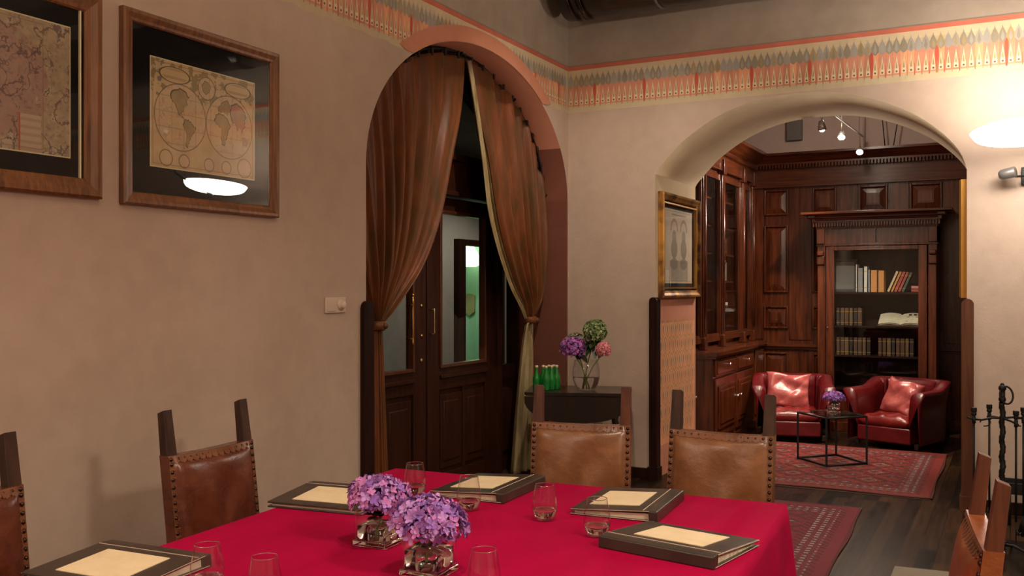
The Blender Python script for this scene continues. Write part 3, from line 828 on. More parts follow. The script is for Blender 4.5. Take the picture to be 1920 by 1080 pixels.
# ---- bookcase along the left of the library
B = thing('bookcase', 'tall dark polished wooden bookcase with glazed doors on the left of the library', 'bookcase', (0, 0, 0))
BF = .60   # face of the upper part
mb = MB()
mb.box(.06, .09, 1.14, 3.86, .93, 2.9); mb.box(.09, BF, 1.14, 1.17, .93, 2.9); mb.box(.09, BF, 3.83, 3.86, .93, 2.9)
mb.box(.09, BF, 2.49, 2.53, .96, 2.9); mb.box(.09, BF, 1.80, 1.84, .96, 2.9); mb.box(.09, BF, 3.34, 3.375, .96, 2.9)
mb.box(.09, BF, 1.17, 3.83, .935, .96); mb.box(.09, BF, 1.17, 3.83, 2.72, 2.9)
mb.build('carcass', 'library_wood', B)
for z_ in (1.33, 1.63, 1.92, 2.21, 2.50):
    for (a, b) in ((1.17, 1.80), (1.84, 2.49), (2.53, 3.34), (3.375, 3.83)):
        mb = MB(); mb.box(.09, BF - .05, a, b, z_ - .022, z_, 0, .002); mb.build('shelf', 'library_wood_y', B)
def gdoor(y0, y1, z0, z1, knob=None):
    mb = MB(); t = .062; xa, xb = BF, BF + .03
    mb.box(xa, xb, y0, y0 + t, z0, z1, 0, .004); mb.box(xa, xb, y1 - t, y1, z0, z1, 0, .004)
    mb.box(xa, xb, y0 + t, y1 - t, z0, z0 + t * 1.3, 0, .004); mb.box(xa, xb, y0 + t, y1 - t, z1 - t, z1, 0, .004)
    mb.box(xb - .002, xb + .014, y0 + t - .018, y0 + t, z0 + t, z1 - t, 0, .004); mb.box(xb - .002, xb + .014, y1 - t, y1 - t + .018, z0 + t, z1 - t, 0, .004)
    d = mb.build('door', 'library_wood', B)
    mb = MB(); mb.face([(xa + .012, y0 + t, z0 + t), (xa + .012, y1 - t, z0 + t), (xa + .012, y1 - t, z1 - t), (xa + .012, y0 + t, z1 - t)]); mb.build('glass', 'pane_glass', d)
    if knob: mb = MB(); mb.ball((xb + .018, knob, 1.83), .012, 0, 10); mb.tube([(xb, knob, 1.83), (xb + .018, knob, 1.83)], .005, 8); mb.build('knob', 'brass', d)
gdoor(1.20, 1.79, 1.0, 2.74); gdoor(1.86, 2.475, 1.0, 2.74); gdoor(2.545, 3.325, 1.0, 2.74, 2.575); gdoor(3.39, 3.77, 1.0, 2.74)
for (a, b) in ((1.79, 1.86), (2.475, 2.545), (3.325, 3.39), (3.77, 3.86)):
    mb = MB(); mb.box(BF, BF + .05, a, b, .96, 2.74, 0, .006)
    mb.box(BF, BF + .075, a - .012, b + .012, 2.74, 2.90, 0, .008); mb.box(BF, BF + .07, a - .01, b + .01, .935, 1.06, 0, .008)
    mb.tube([(BF + .052, (a + b) / 2, 1.1), (BF + .052, (a + b) / 2, 2.7)], .016, 10)
    mb.build('pilaster', 'library_wood', B)
mb = MB(); mb.box(.09, BF + .05, 1.14, 3.86, 2.78, 2.93)
mb.prism([(.06, 2.93), (BF + .06, 2.93), (BF + .08, 2.96), (BF + .08, 2.985), (BF + .13, 3.02), (BF + .19, 3.06), (BF + .22, 3.075), (BF + .22, 3.11), (.06, 3.11)], 'y', 1.14, 3.86)
for k in range(60):
    y_ = 1.2 + k * .044
    if y_ < 3.8: mb.box(BF + .06, BF + .09, y_, y_ + .022, 2.935, 2.97)
mb.build('cornice', 'library_wood_y', B)
# lower part with a breakfront
mb = MB(); mb.prism([(.08, 1.14), (.69, 1.14), (.69, 1.40), (.87, 1.48), (.87, 3.10), (.80, 3.40), (.80, 3.84), (.08, 3.84)], 'z', .90, .935)
mb.prism([(.08, 1.14), (.675, 1.14), (.675, 1.41), (.855, 1.49), (.855, 3.09), (.785, 3.39), (.785, 3.84), (.08, 3.84)], 'z', .875, .90)
mb.build('worktop', 'library_wood_y', B)
mb = MB(); mb.prism([(.08, 1.14), (.64, 1.14), (.64, 1.43), (.82, 1.51), (.82, 3.07), (.75, 3.37), (.75, 3.84), (.08, 3.84)], 'z', .08, .875)
mb.prism([(.08, 1.14), (.67, 1.14), (.67, 1.40), (.85, 1.48), (.85, 3.09), (.78, 3.39), (.78, 3.84), (.08, 3.84)], 'z', 0, .085)
mb.build('base_cabinet', 'library_wood', B)
def face_x(x, y0, y1, z0, z1, nm, kn=None, kz=None):
    mb = MB(); mb.box(x, x + .022, y0, y1, z0, z1, 0, .005)
    if nm == 'door':
        mb.box(x + .02, x + .034, y0 + .06, y1 - .06, z0 + .07, z1 - .07, 0, .01)
        mb.box(x + .03, x + .042, y0 + .11, y1 - .11, z0 + .12, z1 - .12, 0, .008)
    else: mb.box(x + .02, x + .03, y0 + .03, y1 - .03, z0 + .02, z1 - .02, 0, .006)
    d = mb.build(nm, 'library_wood', B)
    if kn:
        mb = MB(); mb.ball((x + .055, kn, kz), .016, 0, 10); mb.tube([(x + .02, kn, kz), (x + .055, kn, kz)], .006, 8); mb.build('knob', 'chrome', d)
face_x(.82, 1.55, 2.27, .70, .86, 'drawer', 1.93, .80); face_x(.82, 2.31, 3.03, .70, .86, 'drawer', 2.68, .80)
face_x(.82, 1.55, 2.27, .12, .68, 'door', 2.22, .46); face_x(.82, 2.31, 3.03, .12, .68, 'door', 2.36, .46)
face_x(.64, 1.16, 1.41, .12, .86, 'door', 1.38, .52)
face_x(.75, 3.42, 3.80, .12, .86, 'door')

# books
def book(t, h, d, col, lab, grp, loc, rz=0, lean=0, flat=False):
    mb = MB()
    mb.box(-t / 2, -t / 2 + .003, -d / 2, d / 2, 0, h, 0); mb.box(t / 2 - .003, t / 2, -d / 2, d / 2, 0, h, 0)
    mb.box(-t / 2, t / 2, -d / 2, -d / 2 + .004, 0, h, 0)
    mb.box(-t / 2 + .003, t / 2 - .003, -d / 2 + .004, d / 2 - .006, .004, h - .004, 1)
    for zz in (.15, .8): mb.box(-t / 2 - .0004, t / 2 + .0004, -d / 2 - .0008, -d / 2, h * zz, h * zz + .006, 2)
    o = mb.build('book', [col, 'page_paper', 'gold_leaf']); o.location = loc
    o.rotation_euler = Euler((0, lean if not flat else PI / 2, math.radians(rz)), 'XYZ')
    return tag(o, lab, 'book', grp)
for n_, c_ in dict(bk_white=(.72, .68, .60), bk_red=(.42, .06, .05), bk_orange=(.62, .27, .08), bk_grey=(.24, .24, .25), bk_blue=(.20, .24, .32),
                   bk_cream=(.70, .58, .36), bk_brown=(.09, .045, .025), bk_green=(.06, .11, .08), bk_tan=(.13, .08, .04), bk_black=(.02, .02, .02), bk_pink=(.6, .2, .2)).items():
    simple(n_, c_, rough=.55)

# ---- glazed cabinet (armoire) against the panelling
A = thing('display_cabinet', 'dark wooden display cabinet with one wide glass door and dentil cornice behind the armchairs', 'cabinet', (2.045, 3.40, 0))
hw = .60
def abox(mb, x0, x1, y0, y1, z0, z1, bev=.0): mb.box(x0, x1, y0, y1, z0, z1, 0, bev)
mb = MB()
abox(mb, -hw, -hw + .03, .03, .46, 0, 2.2); abox(mb, hw - .03, hw, .03, .46, 0, 2.2); abox(mb, -hw, hw, .44, .46, 0, 2.2)
abox(mb, -hw, hw, .0, .46, 0, .14, .004); abox(mb, -hw - .02, hw + .02, -.02, .46, 0, .1, .006)
abox(mb, -hw, hw, .0, .46, 2.02, 2.2); mb.box(-hw - .01, hw + .01, -.01, .4, 2.005, 2.03, 0, .004)
abox(mb, -hw, -hw + .085, .0, .06, .14, 2.02, .003); abox(mb, hw - .085, hw, .0, .06, .14, 2.02, .003)
mb.build('carcass', 'library_wood', A)
for s_ in (-1, 1):
    mb = MB(); a, b = sorted((s_ * (hw - .075), s_ * (hw - .005)))
    mb.box(a, b, -.025, 0, .14, 1.80, 0, .006); mb.box(a - .008, b + .008, -.05, 0, 1.80, 1.90, 0, .012); mb.box(a, b, -.07, 0, 1.90, 1.95, 0, .01); mb.box(a - .006, b + .006, -.045, 0, 2.03, 2.19, 0, .004)
    mb.box(a, b, -.035, 0, .14, .30, 0, .005); mb.build('pilaster', 'library_wood', A)
mb = MB()
mb.prism([(-.03, 2.19), (.46, 2.19), (.46, 2.37), (-.15, 2.37), (-.15, 2.345), (-.12, 2.33), (-.08, 2.30), (-.06, 2.275), (-.06, 2.255), (-.035, 2.25)], 'x', -hw - .01, hw + .01)
mb.box(-hw - .15, hw + .15, -.16, .46, 2.345, 2.372, 0, .004)
mb.box(-hw - .09, hw + .09, -.10, .46, 2.30, 2.346, 0, .012)
mb.box(-hw - .05, hw + .05, -.062, .46, 2.262, 2.302, 0, .004)
for k in range(46):
    x = -hw - .035 + k * .0278; mb.box(x, x + .015, -.068, -.03, 2.215, 2.262)
mb.box(-.004, .004, -.035, .0, 2.04, 2.2)
mb.build('cornice', 'library_wood_x', A)
mb = MB(); t = .085
y0_, y1_ = -.02, .02
mb.box(-.505, -.505 + t, y0_, y1_, .18, 2.0, 0, .004); mb.box(.505 - t, .505, y0_, y1_, .18, 2.0, 0, .004)
mb.box(-.505 + t, .505 - t, y0_, y1_, .18, .36, 0, .004); mb.box(-.505 + t, .505 - t, y0_, y1_, 1.965, 2.0, 0, .004)
mb.box(-.505 + t - .012, .505 - t + .012, -.03, -.018, 1.955, 1.968, 0, .003)
dr = mb.build('door', 'library_wood', A)
mb = MB(); mb.face([(-.42, 0, .36), (.42, 0, .36), (.42, 0, 1.966), (-.42, 0, 1.966)]); mb.build('glass', 'pane_glass', dr)
mb = MB(); mb.ball((-.488, -.03, 1.12), .011, 0, 10); mb.build('knob', 'chrome', dr)
mb = MB(); mb.box(-hw + .03, hw - .03, .431, .439, .14, 2.02); mb.build('back_panel', 'dark_wood', A)
for z_ in (.46, .82, 1.14, 1.505):
    mb = MB(); mb.box(-hw + .03, hw - .03, .06, .43, z_ - .02, z_, 0, .002); mb.build('shelf', 'dark_wood', A)

# books in the cabinet, top shelf (z 1.505)
ax, ay = 2.045, 3.40
ORD = ('first', 'second', 'third', 'fourth', 'fifth', 'sixth', 'seventh', 'eighth')
g1 = 'books standing in the display cabinet'
Y0 = ay + .17
def cb(x, t, h, col, lab, lean=0, d=.16): book(t, h, d, col, lab, g1, (ax + x, Y0, 1.507 + t / 2 * math.sin(lean)), 0, lean)
cb(-.205, .014, .30, 'bk_white', 'tall thin white book standing first in the display cabinet row')
cb(-.165, .05, .26, 'bk_grey', 'thick grey book beside the thin white one in the cabinet')
cb(-.112, .035, .275, 'bk_white', 'pale grey white book in the middle of the cabinet row')
cb(-.078, .022, .24, 'bk_blue', 'slim blue grey book left of the two orange ones')
cb(-.028, .066, .235, 'bk_orange', 'thick orange book, left one of the orange pair')
cb(.045, .060, .23, 'bk_orange', 'thick orange book, right one of the orange pair')
for k, (col, lab, t) in enumerate((('bk_cream', 'cream book leaning beside the orange pair in the cabinet', .024), ('bk_orange', 'slim orange book leaning between the cream and red books', .022), ('bk_red', 'red book leaning at the middle of the leaning row', .03), ('bk_red', 'red book leaning nearest the dark book in the cabinet', .026), ('bk_green', 'dark book leaning last in the cabinet row', .026))):
    cb(.115 + k * .036, t, .235 - .004 * k, col, lab, lean=.40)
for k, (col, lab) in enumerate((('bk_red', 'red book lying flat in the cabinet, bottom of its pair'), ('bk_pink', 'pinkish book lying flat in the cabinet, top of its pair'))):
    mb = MB(); mb.box(-.10, .10, -.07, .07, 0, .003, 0); mb.box(-.10, .10, -.07, .07, .030, .033, 0); mb.box(-.10, .10, -.07, -.066, 0, .033, 0); mb.box(-.095, .095, -.066, .066, .003, .030, 1)
    o = mb.build('book', [col, 'page_paper']); o.location = (ax + .445, Y0 - .02, 1.507 + k * .034); tag(o, lab, 'book', g1)
mb = MB(); mb.box(-.13, .13, -.005, .005, 0, .36, 0, .002); mb.box(-.10, .10, -.006, -.0049, .03, .33, 1)
o = tag(mb.build('picture_card', ['bk_black', 'box_grey']), 'dark picture standing at the left end inside the display cabinet', 'picture'); o.location = (ax - .35, ay + .24, 1.507); o.rotation_euler = (-.08, 0, 0)
# open book on the second shelf
O = thing('open_book', 'open book with white pages lying propped in the display cabinet', 'book', (ax + .235, ay + .20, 1.143), 0)
mb = MB()
def op(u, v):
    x = (u - .5) * .44; y = (v - .5) * .24
    return (x, y, .02 + .10 * v + .018 * (1 - abs(2 * abs(u - .5) * 2 - 1) ** 2) - .006 * (abs(u - .5) < .01))
mb.grid(op, 24, 6); mb.grid(lambda u, v: tuple(a - b for a, b in zip(op(u, v), (0, 0, .014))), 24, 6, 0)
mb.build('pages', 'page_paper', O)
mb = MB(); mb.hexa([(-.225, -.125, .0), (.225, -.125, .0), (.225, .125, .0), (-.225, .125, .0), (-.225, -.125, .008), (.225, -.125, .008), (.225, .125, .105), (-.225, .125, .105)]); mb.build('stand', 'bk_brown', O)
for (a, b, c, d) in ((.05, .02, .17, .03), (.07, .05, .10, .085), (.12, .05, .15, .09), (.05, -.08, .19, -.07)):
    mb = MB()
    q = [op(.5 + px_ / .44, .5 + py_ / .24) for px_, py_ in ((a, b), (c, b), (c, d), (a, d))]
    mb.face([(x, y, z + .004) for x, y, z in q]); mb.build('printed_figure', 'bk_black', O, fix=False)
# lower rows of old books
for (z_, xa, n, nm) in ((.822, -.40, 8, 'row of old brown books on the third shelf, left half'), (.822, .03, 8, 'x'), (1.142, -.40, 6, 'y')):
    for k in range(n):
        t = .040 + .004 * ((k * 7) % 3); col = ('bk_brown', 'bk_brown', 'bk_tan', 'book_dark')[(k * 5 + int(z_ * 10)) % 4]
        side = 'left' if xa < 0 else 'right'
        shelf = 'lower' if z_ < 1 else 'middle'
        book(t - .004, .19 + .01 * ((k * 3) % 3), .15, col, 'old bound book, %s from the left of the %s row on the %s cabinet shelf' % (ORD[k], side, shelf), 'old books, %s row, %s shelf of the display cabinet' % (side, shelf), (ax + xa + k * .045, Y0 + .02, z_), 0)

# (end of the cabinet)
# books in the tall bookcase (spines face +x)
def bcbook(y, z, t, h, col, lab, grp): book(t, h, .16, col, lab, grp, (.47, y, z), 90)
y = 1.98
for k, col in enumerate(('bk_pink', 'bk_white', 'bk_red', 'bk_white', 'bk_grey', 'bk_red', 'bk_white', 'bk_blue')):
    h = (.15, .17, .13, .16, .15, .14, .17, .13)[k]; bcbook(y, 1.631, .026, h, col, 'small %s book, %s of the row in the left glazed bay' % ({'bk_pink': 'pink', 'bk_white': 'white', 'bk_red': 'red', 'bk_grey': 'grey', 'bk_blue': 'blue'}[col], ORD[k]), 'books in the left bay of the tall bookcase'); y += .031
y = 2.80
for k, col in enumerate(('bk_white', 'bk_cream', 'bk_black', 'bk_white', 'bk_white', 'bk_grey')):
    bcbook(y, 1.631, .032, (.22, .20, .21, .23, .18, .2)[k], col, 'tall %s book, %s of the pale row in the right glazed bay' % ({'bk_cream': 'cream', 'bk_white': 'white', 'bk_black': 'black', 'bk_grey': 'grey'}[col], ORD[k]), 'books in the right bay of the tall bookcase'); y += .037
y = 2.70
for k in range(7):
    bcbook(y + k * .045, 1.921, .036, .17 + .01 * (k % 3), 'book_dark' if k % 2 else 'bk_brown', 'dark brown book, %s on the upper shelf of the right glazed bay' % ORD[k], 'dark books on the upper shelf of the right bay')
for k in range(4):
    mb = MB(); mb.box(-.08, .08, -.11, .11, 0, .026, 0, .003)
    o = mb.build('book', ['bk_white' if k in (0, 2) else 'bk_grey']); o.location = (.46, 2.92, .961 + k * .0265); o.rotation_euler.z = .1 * (k % 3 - 1)
    tag(o, '%s book, %s of the stack lying low in the right glazed bay' % ('white' if k in (0, 2) else 'grey', ('bottom', 'second', 'third', 'topmost')[k]), 'book', 'stacked books at the bottom of the bookcase')
for k in range(2):
    mb = MB(); mb.box(-.07, .07, -.05, .05, 0, .03, 0, .003)
    o = mb.build('book', ['bk_white' if k else 'bk_brown']); o.location = (.48, 3.0, 1.331 + k * .0305); tag(o, '%s book lying flat on the shelf above the bottom of the right bay' % ('white' if k else 'brown'), 'book', 'pair of books lying in the bookcase')
mb = MB(); mb.box(-.05, .05, -.035, .035, 0, .12, 0, .004); o = mb.build('box', 'bk_white'); o.location = (.50, 1.98, 1.331); tag(o, 'small white box on the lower shelf of the left glazed bay', 'box')
mb = MB(); mb.lathe([(0, 0), (.03, 0), (.035, .01), (.012, .02), (.012, .05), (.07, .09), (.075, .10), (.07, .097), (0, .06)], 16); o = mb.build('bowl', 'bk_white'); o.location = (.46, 2.18, 1.331); tag(o, 'small white footed bowl beside the white box in the bookcase', 'bowl')

# ---- armchairs
def armchair(label, loc, rz):
    """front faces local -y; width .76, depth .72"""
    t = thing('armchair', label, 'armchair', loc, rz, 'red leather tub armchairs')
    W, Dp, th = .355, .36, .105
    # U shell: path from front left round the back to front right
    path = []
    for k in range(6): path.append((-W, -Dp + k * .105))
    for k in range(1, 12):
        a = PI - PI * k / 12; path.append((W * math.copysign(abs(math.cos(a)) ** .7, math.cos(a)), .165 + .20 * math.sin(a) ** .6))
    for k in range(6): path.append((W, .165 - k * .105))
    n = len(path)
    def shell(u, v):
        f = u * (n - 1); i = min(int(f), n - 2); q = f - i
        x = path[i][0] * (1 - q) + path[i + 1][0] * q; y = path[i][1] * (1 - q) + path[i + 1][1] * q
        # outward direction
        cx, cy = 0, -.05
        dx, dy = path[i + 1][0] - path[i][0], path[i + 1][1] - path[i][1]
        L = math.hypot(dx, dy) or 1; nx, ny = -dy / L, dx / L
        back = max(0, min(1, (y - .02) / .25)); back = back * back * (3 - 2 * back)
        top = .545 + .075 * back
        prof = [(0.0, .05), (0.0, .22), (.008, .40), (.035, top - .06), (.052, top - .02), (.045, top), (0.02, top + .006), (-.03, top + .004), (-.065, top - .012), (-.085, top - .05), (-.10, .35), (-.10, .20)]
        g = v * (len(prof) - 1); j = min(int(g), len(prof) - 2); r = g - j
        o_ = prof[j][0] * (1 - r) + prof[j + 1][0] * r; z = prof[j][1] * (1 - r) + prof[j + 1][1] * r
        return (x + nx * o_, y + ny * o_, z)
    mb = MB(); V = mb.grid(shell, 60, 33)
    for side in (0, -1):
        loop = [V[j][side] for j in range(34)]
        c = mb.bm.verts.new(sum((q.co for q in loop), Vector()) / 34)
        for j in range(33): mb.bm.faces.new((loop[j], loop[j + 1], c))
    mb.build('body', 'red_leather_dark', t, smooth=True)
    mb = MB(); mb.box(-W + .09, W - .09, -Dp + .01, .30, .05, .20, 0, .015); mb.build('base', 'red_leather_dark', t)
    mb = MB()
    def cu(u, v):
        x = (u - .5) * 2; y = (v - .5) * 2
        return x, y
    def seat(u, v, s_):
        x, y = cu(u, v); e = (1 - abs(x) ** 5) * (1 - abs(y) ** 5); e = max(e, 0) ** .4
        return (x * (W - .105) , -.065 + y * .29, .245 + s_ * (.065 * e) + (.012 * math.sin(9 * x + 3) * math.sin(7 * y) * e if s_ > 0 else 0))
    mb.grid(lambda u, v: seat(u, v, 1), 28, 28); mb.grid(lambda u, v: seat(u, v, -1), 28, 28)
    bmesh.ops.remove_doubles(mb.bm, verts=mb.bm.verts[:], dist=.0005)
    mb.build('seat_cushion', 'red_leather', t)
    for sx in (-1, 1):
        for sy in (-1, 1):
            mb = MB(); mb.box(sx * (W - .06) - .02, sx * (W - .06) + .02, sy * .27 - .02, sy * .27 + .02, 0, .06, 0, .004); mb.build('foot', 'black_wood', t)
    return t
armchair('red leather tub armchair on the left, nearer the tall bookcase', (1.315, 2.72, .012), 13)
armchair('red leather tub armchair on the right, in front of the display cabinet', (2.345, 2.74, .012), -19)
def pillow(label, loc, rot, w_, h_, seed):
    rnd = random.Random(seed); ph = [rnd.uniform(0, 6) for _ in range(8)]
    t = MB()
    def f(u, v, s_):
        x = (u - .5) * 2; y = (v - .5) * 2
        e = (max(0, 1 - x ** 4) * max(0, 1 - y ** 4)) ** .45
        wr = 1.1 * math.sin(4 * x + 3 * y + ph[0]) * math.sin(3 * y - 2 * x + ph[1]) + .9 * abs(math.sin(3.2 * x - 2.6 * y + ph[2])) + .35 * math.sin(9 * x * y + 5 * y + ph[3]) - .4
        pin = 1 - .10 * (1 - abs(y) ** 2) * abs(x) ** 3
        pin2 = 1 - .10 * (1 - abs(x) ** 2) * abs(y) ** 3
        return (x * w_ / 2 * pin, s_ * (.065 + .016 * wr) * e, y * h_ / 2 * pin2 + .01 * math.sin(4 * x + ph[4]))
    t.grid(lambda u, v: f(u, v, 1), 40, 40); t.grid(lambda u, v: f(u, v, -1), 40, 40)
    bmesh.ops.remove_doubles(t.bm, verts=t.bm.verts[:], dist=.0008)
    o = t.build('cushion', 'cushion_leather'); o.location = loc; o.rotation_euler = Euler([math.radians(a) for a in rot], 'XYZ')
    return tag(o, label, 'cushion', 'shiny red leather cushions on the armchairs')
pillow('crumpled shiny red cushion upright in the left armchair', (1.26, 2.76, .48), (-18, 3, 12), .46, .38, 3)
pillow('crumpled shiny red cushion leaning on the arm of the right armchair', (2.37, 2.75, .465), (-20, 8, -36), .42, .37, 8)

# ---- coffee table
cc = [(1.626, 1.417), (1.922, 1.13), (2.213, 1.409), (1.905, 1.74)]
cx_, cy_ = sum(p[0] for p in cc) / 4, sum(p[1] for p in cc) / 4
CT = thing('coffee_table', 'small square black metal coffee table with glass top on the library rug', 'table', (cx_, cy_, .012))
L = [(p[0] - cx_, p[1] - cy_) for p in cc]; th = .436 - .012
for p in L:
    mb = MB(); mb.box(p[0] - .008, p[0] + .008, p[1] - .008, p[1] + .008, 0, th, 0, .001); mb.build('leg', 'black_iron', CT)
mb = MB()
for i in range(4):
    a, b = L[i], L[(i + 1) % 4]
    mb.tube([(a[0], a[1], .010), (b[0], b[1], .010)], .009, 4)
mb.build('bottom_rail', 'black_iron', CT)
mb = MB()
for i in range(4):
    a, b = L[i], L[(i + 1) % 4]; mb.tube([(a[0], a[1], th - .008), (b[0], b[1], th - .008)], .009, 4)
mb.build('top_frame', 'black_iron', CT)
mb = MB(); mb.prism([(a * .97, b * .97) for a, b in L], 'z', th, th + .008); mb.build('tabletop', 'table_glass', CT)

# ---- rugs
def make_rug(name, lab, loc, rz, hw_, hh_, mat, fringe):
    R_ = thing(name, lab, 'rug', loc, rz)
    mb = MB()
    def f(u, v):
        x = (u - .5) * 2 * hw_; y = (v - .5) * 2 * hh_
        return (x + .008 * math.sin(y * 5), y + .008 * math.sin(x * 6), .010 + .002 * math.sin(x * 7) * math.sin(y * 5))
    V = mb.grid(f, 40, 60)
    mb.box(-hw_ + .01, hw_ - .01, -hh_ + .01, hh_ - .01, 0, .006)
    mb.build('pile', mat, R_)
    for s_ in (-1, 1):
        mb = MB(); k = -hw_ + .01
        while k < hw_ - .005:
            mb.box(k, k + .004, s_ * (hh_ + .001) - (.03 if s_ < 0 else 0), s_ * (hh_ + .001) + (.03 if s_ > 0 else 0), .001, .004); k += .009
        mb.build('fringe', fringe, R_)
simple('fringe_pale', (.42, .34, .28), rough=.9)
simple('fringe_dark', (.14, .07, .05), rough=.9)
make_rug('patterned_rug', 'red oriental patterned rug under the coffee table in the library', (1.86, 1.27, 0.001), 0, .95, 1.05, 'library_rug', 'fringe_dark')
make_rug('dining_rug', 'dark red patterned rug under the dining table', (1.79, -2.75, 0.001), 1.8, .70, 2.40, 'dining_rug', 'fringe_pale')

# ---- hydrangeas
PURP = ['petal_lilac', 'petal_violet', 'petal_mauve', 'petal_plum']
def floret(mb, c, nrm, s_, mi, rnd):
    n_ = Vector(nrm).normalized(); a = n_.orthogonal().normalized(); b = n_.cross(a)
    ph = rnd.uniform(0, PI); cup = rnd.uniform(.15, .6)
    for k in range(4):
        an = ph + k * PI / 2; d = a * math.cos(an) + b * math.sin(an); e = n_.cross(d)
        c0 = Vector(c)
        p1 = c0 + d * s_ * .5 + e * s_ * .42 + n_ * s_ * cup * .35; p2 = c0 + d * s_ * .5 - e * s_ * .42 + n_ * s_ * cup * .30
        pm = c0 + d * s_ * .55 + n_ * s_ * cup * .15
        p3 = c0 + d * s_ * 1.0 + e * s_ * .22 + n_ * s_ * cup * .8; p4 = c0 + d * s_ * 1.0 - e * s_ * .22 + n_ * s_ * cup * .85
        pt_ = c0 + d * s_ * 1.08 + n_ * s_ * cup * .7
        vs = [mb.v(q) for q in (c0, p1, pm, p2, p3, pt_, p4)]
        for idx in ((0, 1, 2), (0, 2, 3), (1, 4, 5, 2), (2, 5, 6, 3)):
            f = mb.bm.faces.new([vs[i] for i in idx]); f.material_index = mi; f.smooth = True
def bloom(mb, c, rx, rz, n, s_, mats, seed, lo=-.45, tilt=(0, 0), weights=None):
    rnd = random.Random(seed); c = Vector(c)
    R_ = Euler((tilt[0], tilt[1], 0)).to_matrix()
    for i in range(n):
        z = lo + (1 - lo) * (i + .5) / n; a = i * 2.39996 + rnd.uniform(-.2, .2); r = math.sqrt(max(0, 1 - z * z))
        d = Vector((r * math.cos(a), r * math.sin(a), z)); k = rnd.uniform(.86, 1.05)
        p = R_ @ Vector((d.x * rx * k, d.y * rx * k, d.z * rz * k)); nn = R_ @ (d + Vector((rnd.uniform(-.5, .5), rnd.uniform(-.5, .5), rnd.uniform(-.2, .5))))
        floret(mb, c + p, nn, s_ * rnd.uniform(.8, 1.15), rnd.choices(range(len(mats)), weights)[0] if weights else rnd.randrange(len(mats)), rnd)
    # dark heart
    prof = [(rx * .72 * math.sin(PI * i / 10), -rz * .72 * math.cos(PI * i / 10)) for i in range(11)]
    T0 = mb.T.copy(); mb.T = mb.T @ Matrix.Translation(c) @ R_.to_4x4(); mb.lathe([(r, z) for r, z in prof if z > lo * rz - .001], 14, (0, 0, 0), len(mats) - 1); mb.T = T0
def leaf_shape(mb, base, tip, wd, droop=.0, m=0):
    b, t = Vector(base), Vector(tip); d = t - b; s_ = d.cross(Vector((0, 0, 1)));
    if s_.length < 1e-4: s_ = Vector((1, 0, 0))
    s_.normalize(); n = 7; rows = []
    for i in range(n + 1):
        q = i / n; c = b + d * q + Vector((0, 0, -droop * q * q)); w_ = wd * math.sin(PI * min(1, q * .96 + .02)) ** .8
        rows.append([mb.v(c - s_ * w_ + Vector((0, 0, w_ * .3))), mb.v(c), mb.v(c + s_ * w_ + Vector((0, 0, w_ * .3)))])
    for i in range(n):
        for k in (0, 1):
            f = mb.bm.faces.new((rows[i][k], rows[i][k + 1], rows[i + 1][k + 1], rows[i + 1][k])); f.smooth = True; f.material_index = m

# cube vases
def cube_vase(label, loc, rz, s_, h, water_h, grp):
    t = thing('glass_vase', label, 'vase', loc, rz, grp)
    mb = MB(); hs = s_ / 2; wl = .006
    mb.box(-hs, hs, -hs, hs, 0, .018, 0, .003)
    mb.build('base', 'thick_glass', t)
    mb = MB()
    mb.lathe([(hs, .0185), (hs, h), (hs - wl, h), (hs - wl, .0185)], 48, sq=9, closed=True); mb.build('wall', 'tumbler_glass', t)
    mb = MB(); r = hs - wl - .001
    mb.lathe([(0, .0195), (r, .0195), (r, water_h), (0, water_h)], 48, sq=9); mb.build('water', 'water', t)
    return t
def table_hydrangea(label, loc, rx, rz_, n, fs, mats, seed, wts, tilt, sp_h, leaf_a, dark_a, grp):
    t = thing('hydrangea', label, 'flower', loc, 0, grp)
    mb = MB(); bloom(mb, (0, 0, sp_h), rx, rz_, n, fs, mats, seed, -.22, tilt, wts); mb.build('bloom', mats, t, fix=False)
    mb = MB(); mb.tube([(0.0, 0, -.03), (.004, .002, sp_h * .5), (0, 0, sp_h - rz_ * .3)], .004, 8)
    for k in range(7):
        a = k * 2 * PI / 7; mb.tube([(0, 0, sp_h - rz_ * .75), (rx * .6 * math.cos(a), rx * .6 * math.sin(a), sp_h - rz_ * .25)], .0022, 6)
    mb.build('stem', 'stem_green', t)
    for (a, ln, dz, mt) in leaf_a:
        mb = MB(); leaf_shape(mb, (.004, .002, dz), (ln * math.cos(a), ln * math.sin(a), dz + ln * .15), ln * .33, ln * .1); mb.build('leaf', mt, t)
    return t
TZ = .765
gv = 'square glass vases on the dining table'
cube_vase('square glass vase of water further back on the red cloth', (1.618, -4.945, TZ), 3, .118, .104, .060, gv)
cube_vase('square glass vase of water nearest the front of the red cloth', (1.918, -5.128, TZ), 3, .120, .110, .068, gv)
gh = 'hydrangea heads in the square vases'
import math as _m
table_hydrangea('pinkish purple hydrangea in the rear square vase', (1.618, -4.945, TZ + .055), .096, .064, 260, .0155, PURP, 4, (4, 2, 4, 2), (.0, .12), .085,
                [(_m.radians(-100), .05, .022, 'leaf_green'), (_m.radians(-70), .055, .035, 'leaf_dark'), (_m.radians(-88), .058, .04, 'leaf_dark'), (_m.radians(-50), .055, .035, 'leaf_dark'), (_m.radians(-110), .055, .038, 'leaf_dark'), (_m.radians(-160), .055, .028, 'leaf_green')], None, gh)
table_hydrangea('lilac blue hydrangea in the front square vase', (1.918, -5.128, TZ + .063), .104, .066, 290, .016, ['petal_lilac', 'petal_violet', 'petal_mauve', 'petal_plum'], 9, (5, 4, 2, 2), (.0, .12), .074,
                [(_m.radians(-80), .045, .01, 'leaf_green'), (_m.radians(-120), .05, .015, 'leaf_green'), (_m.radians(30), .05, .012, 'leaf_dark')], None, gh)
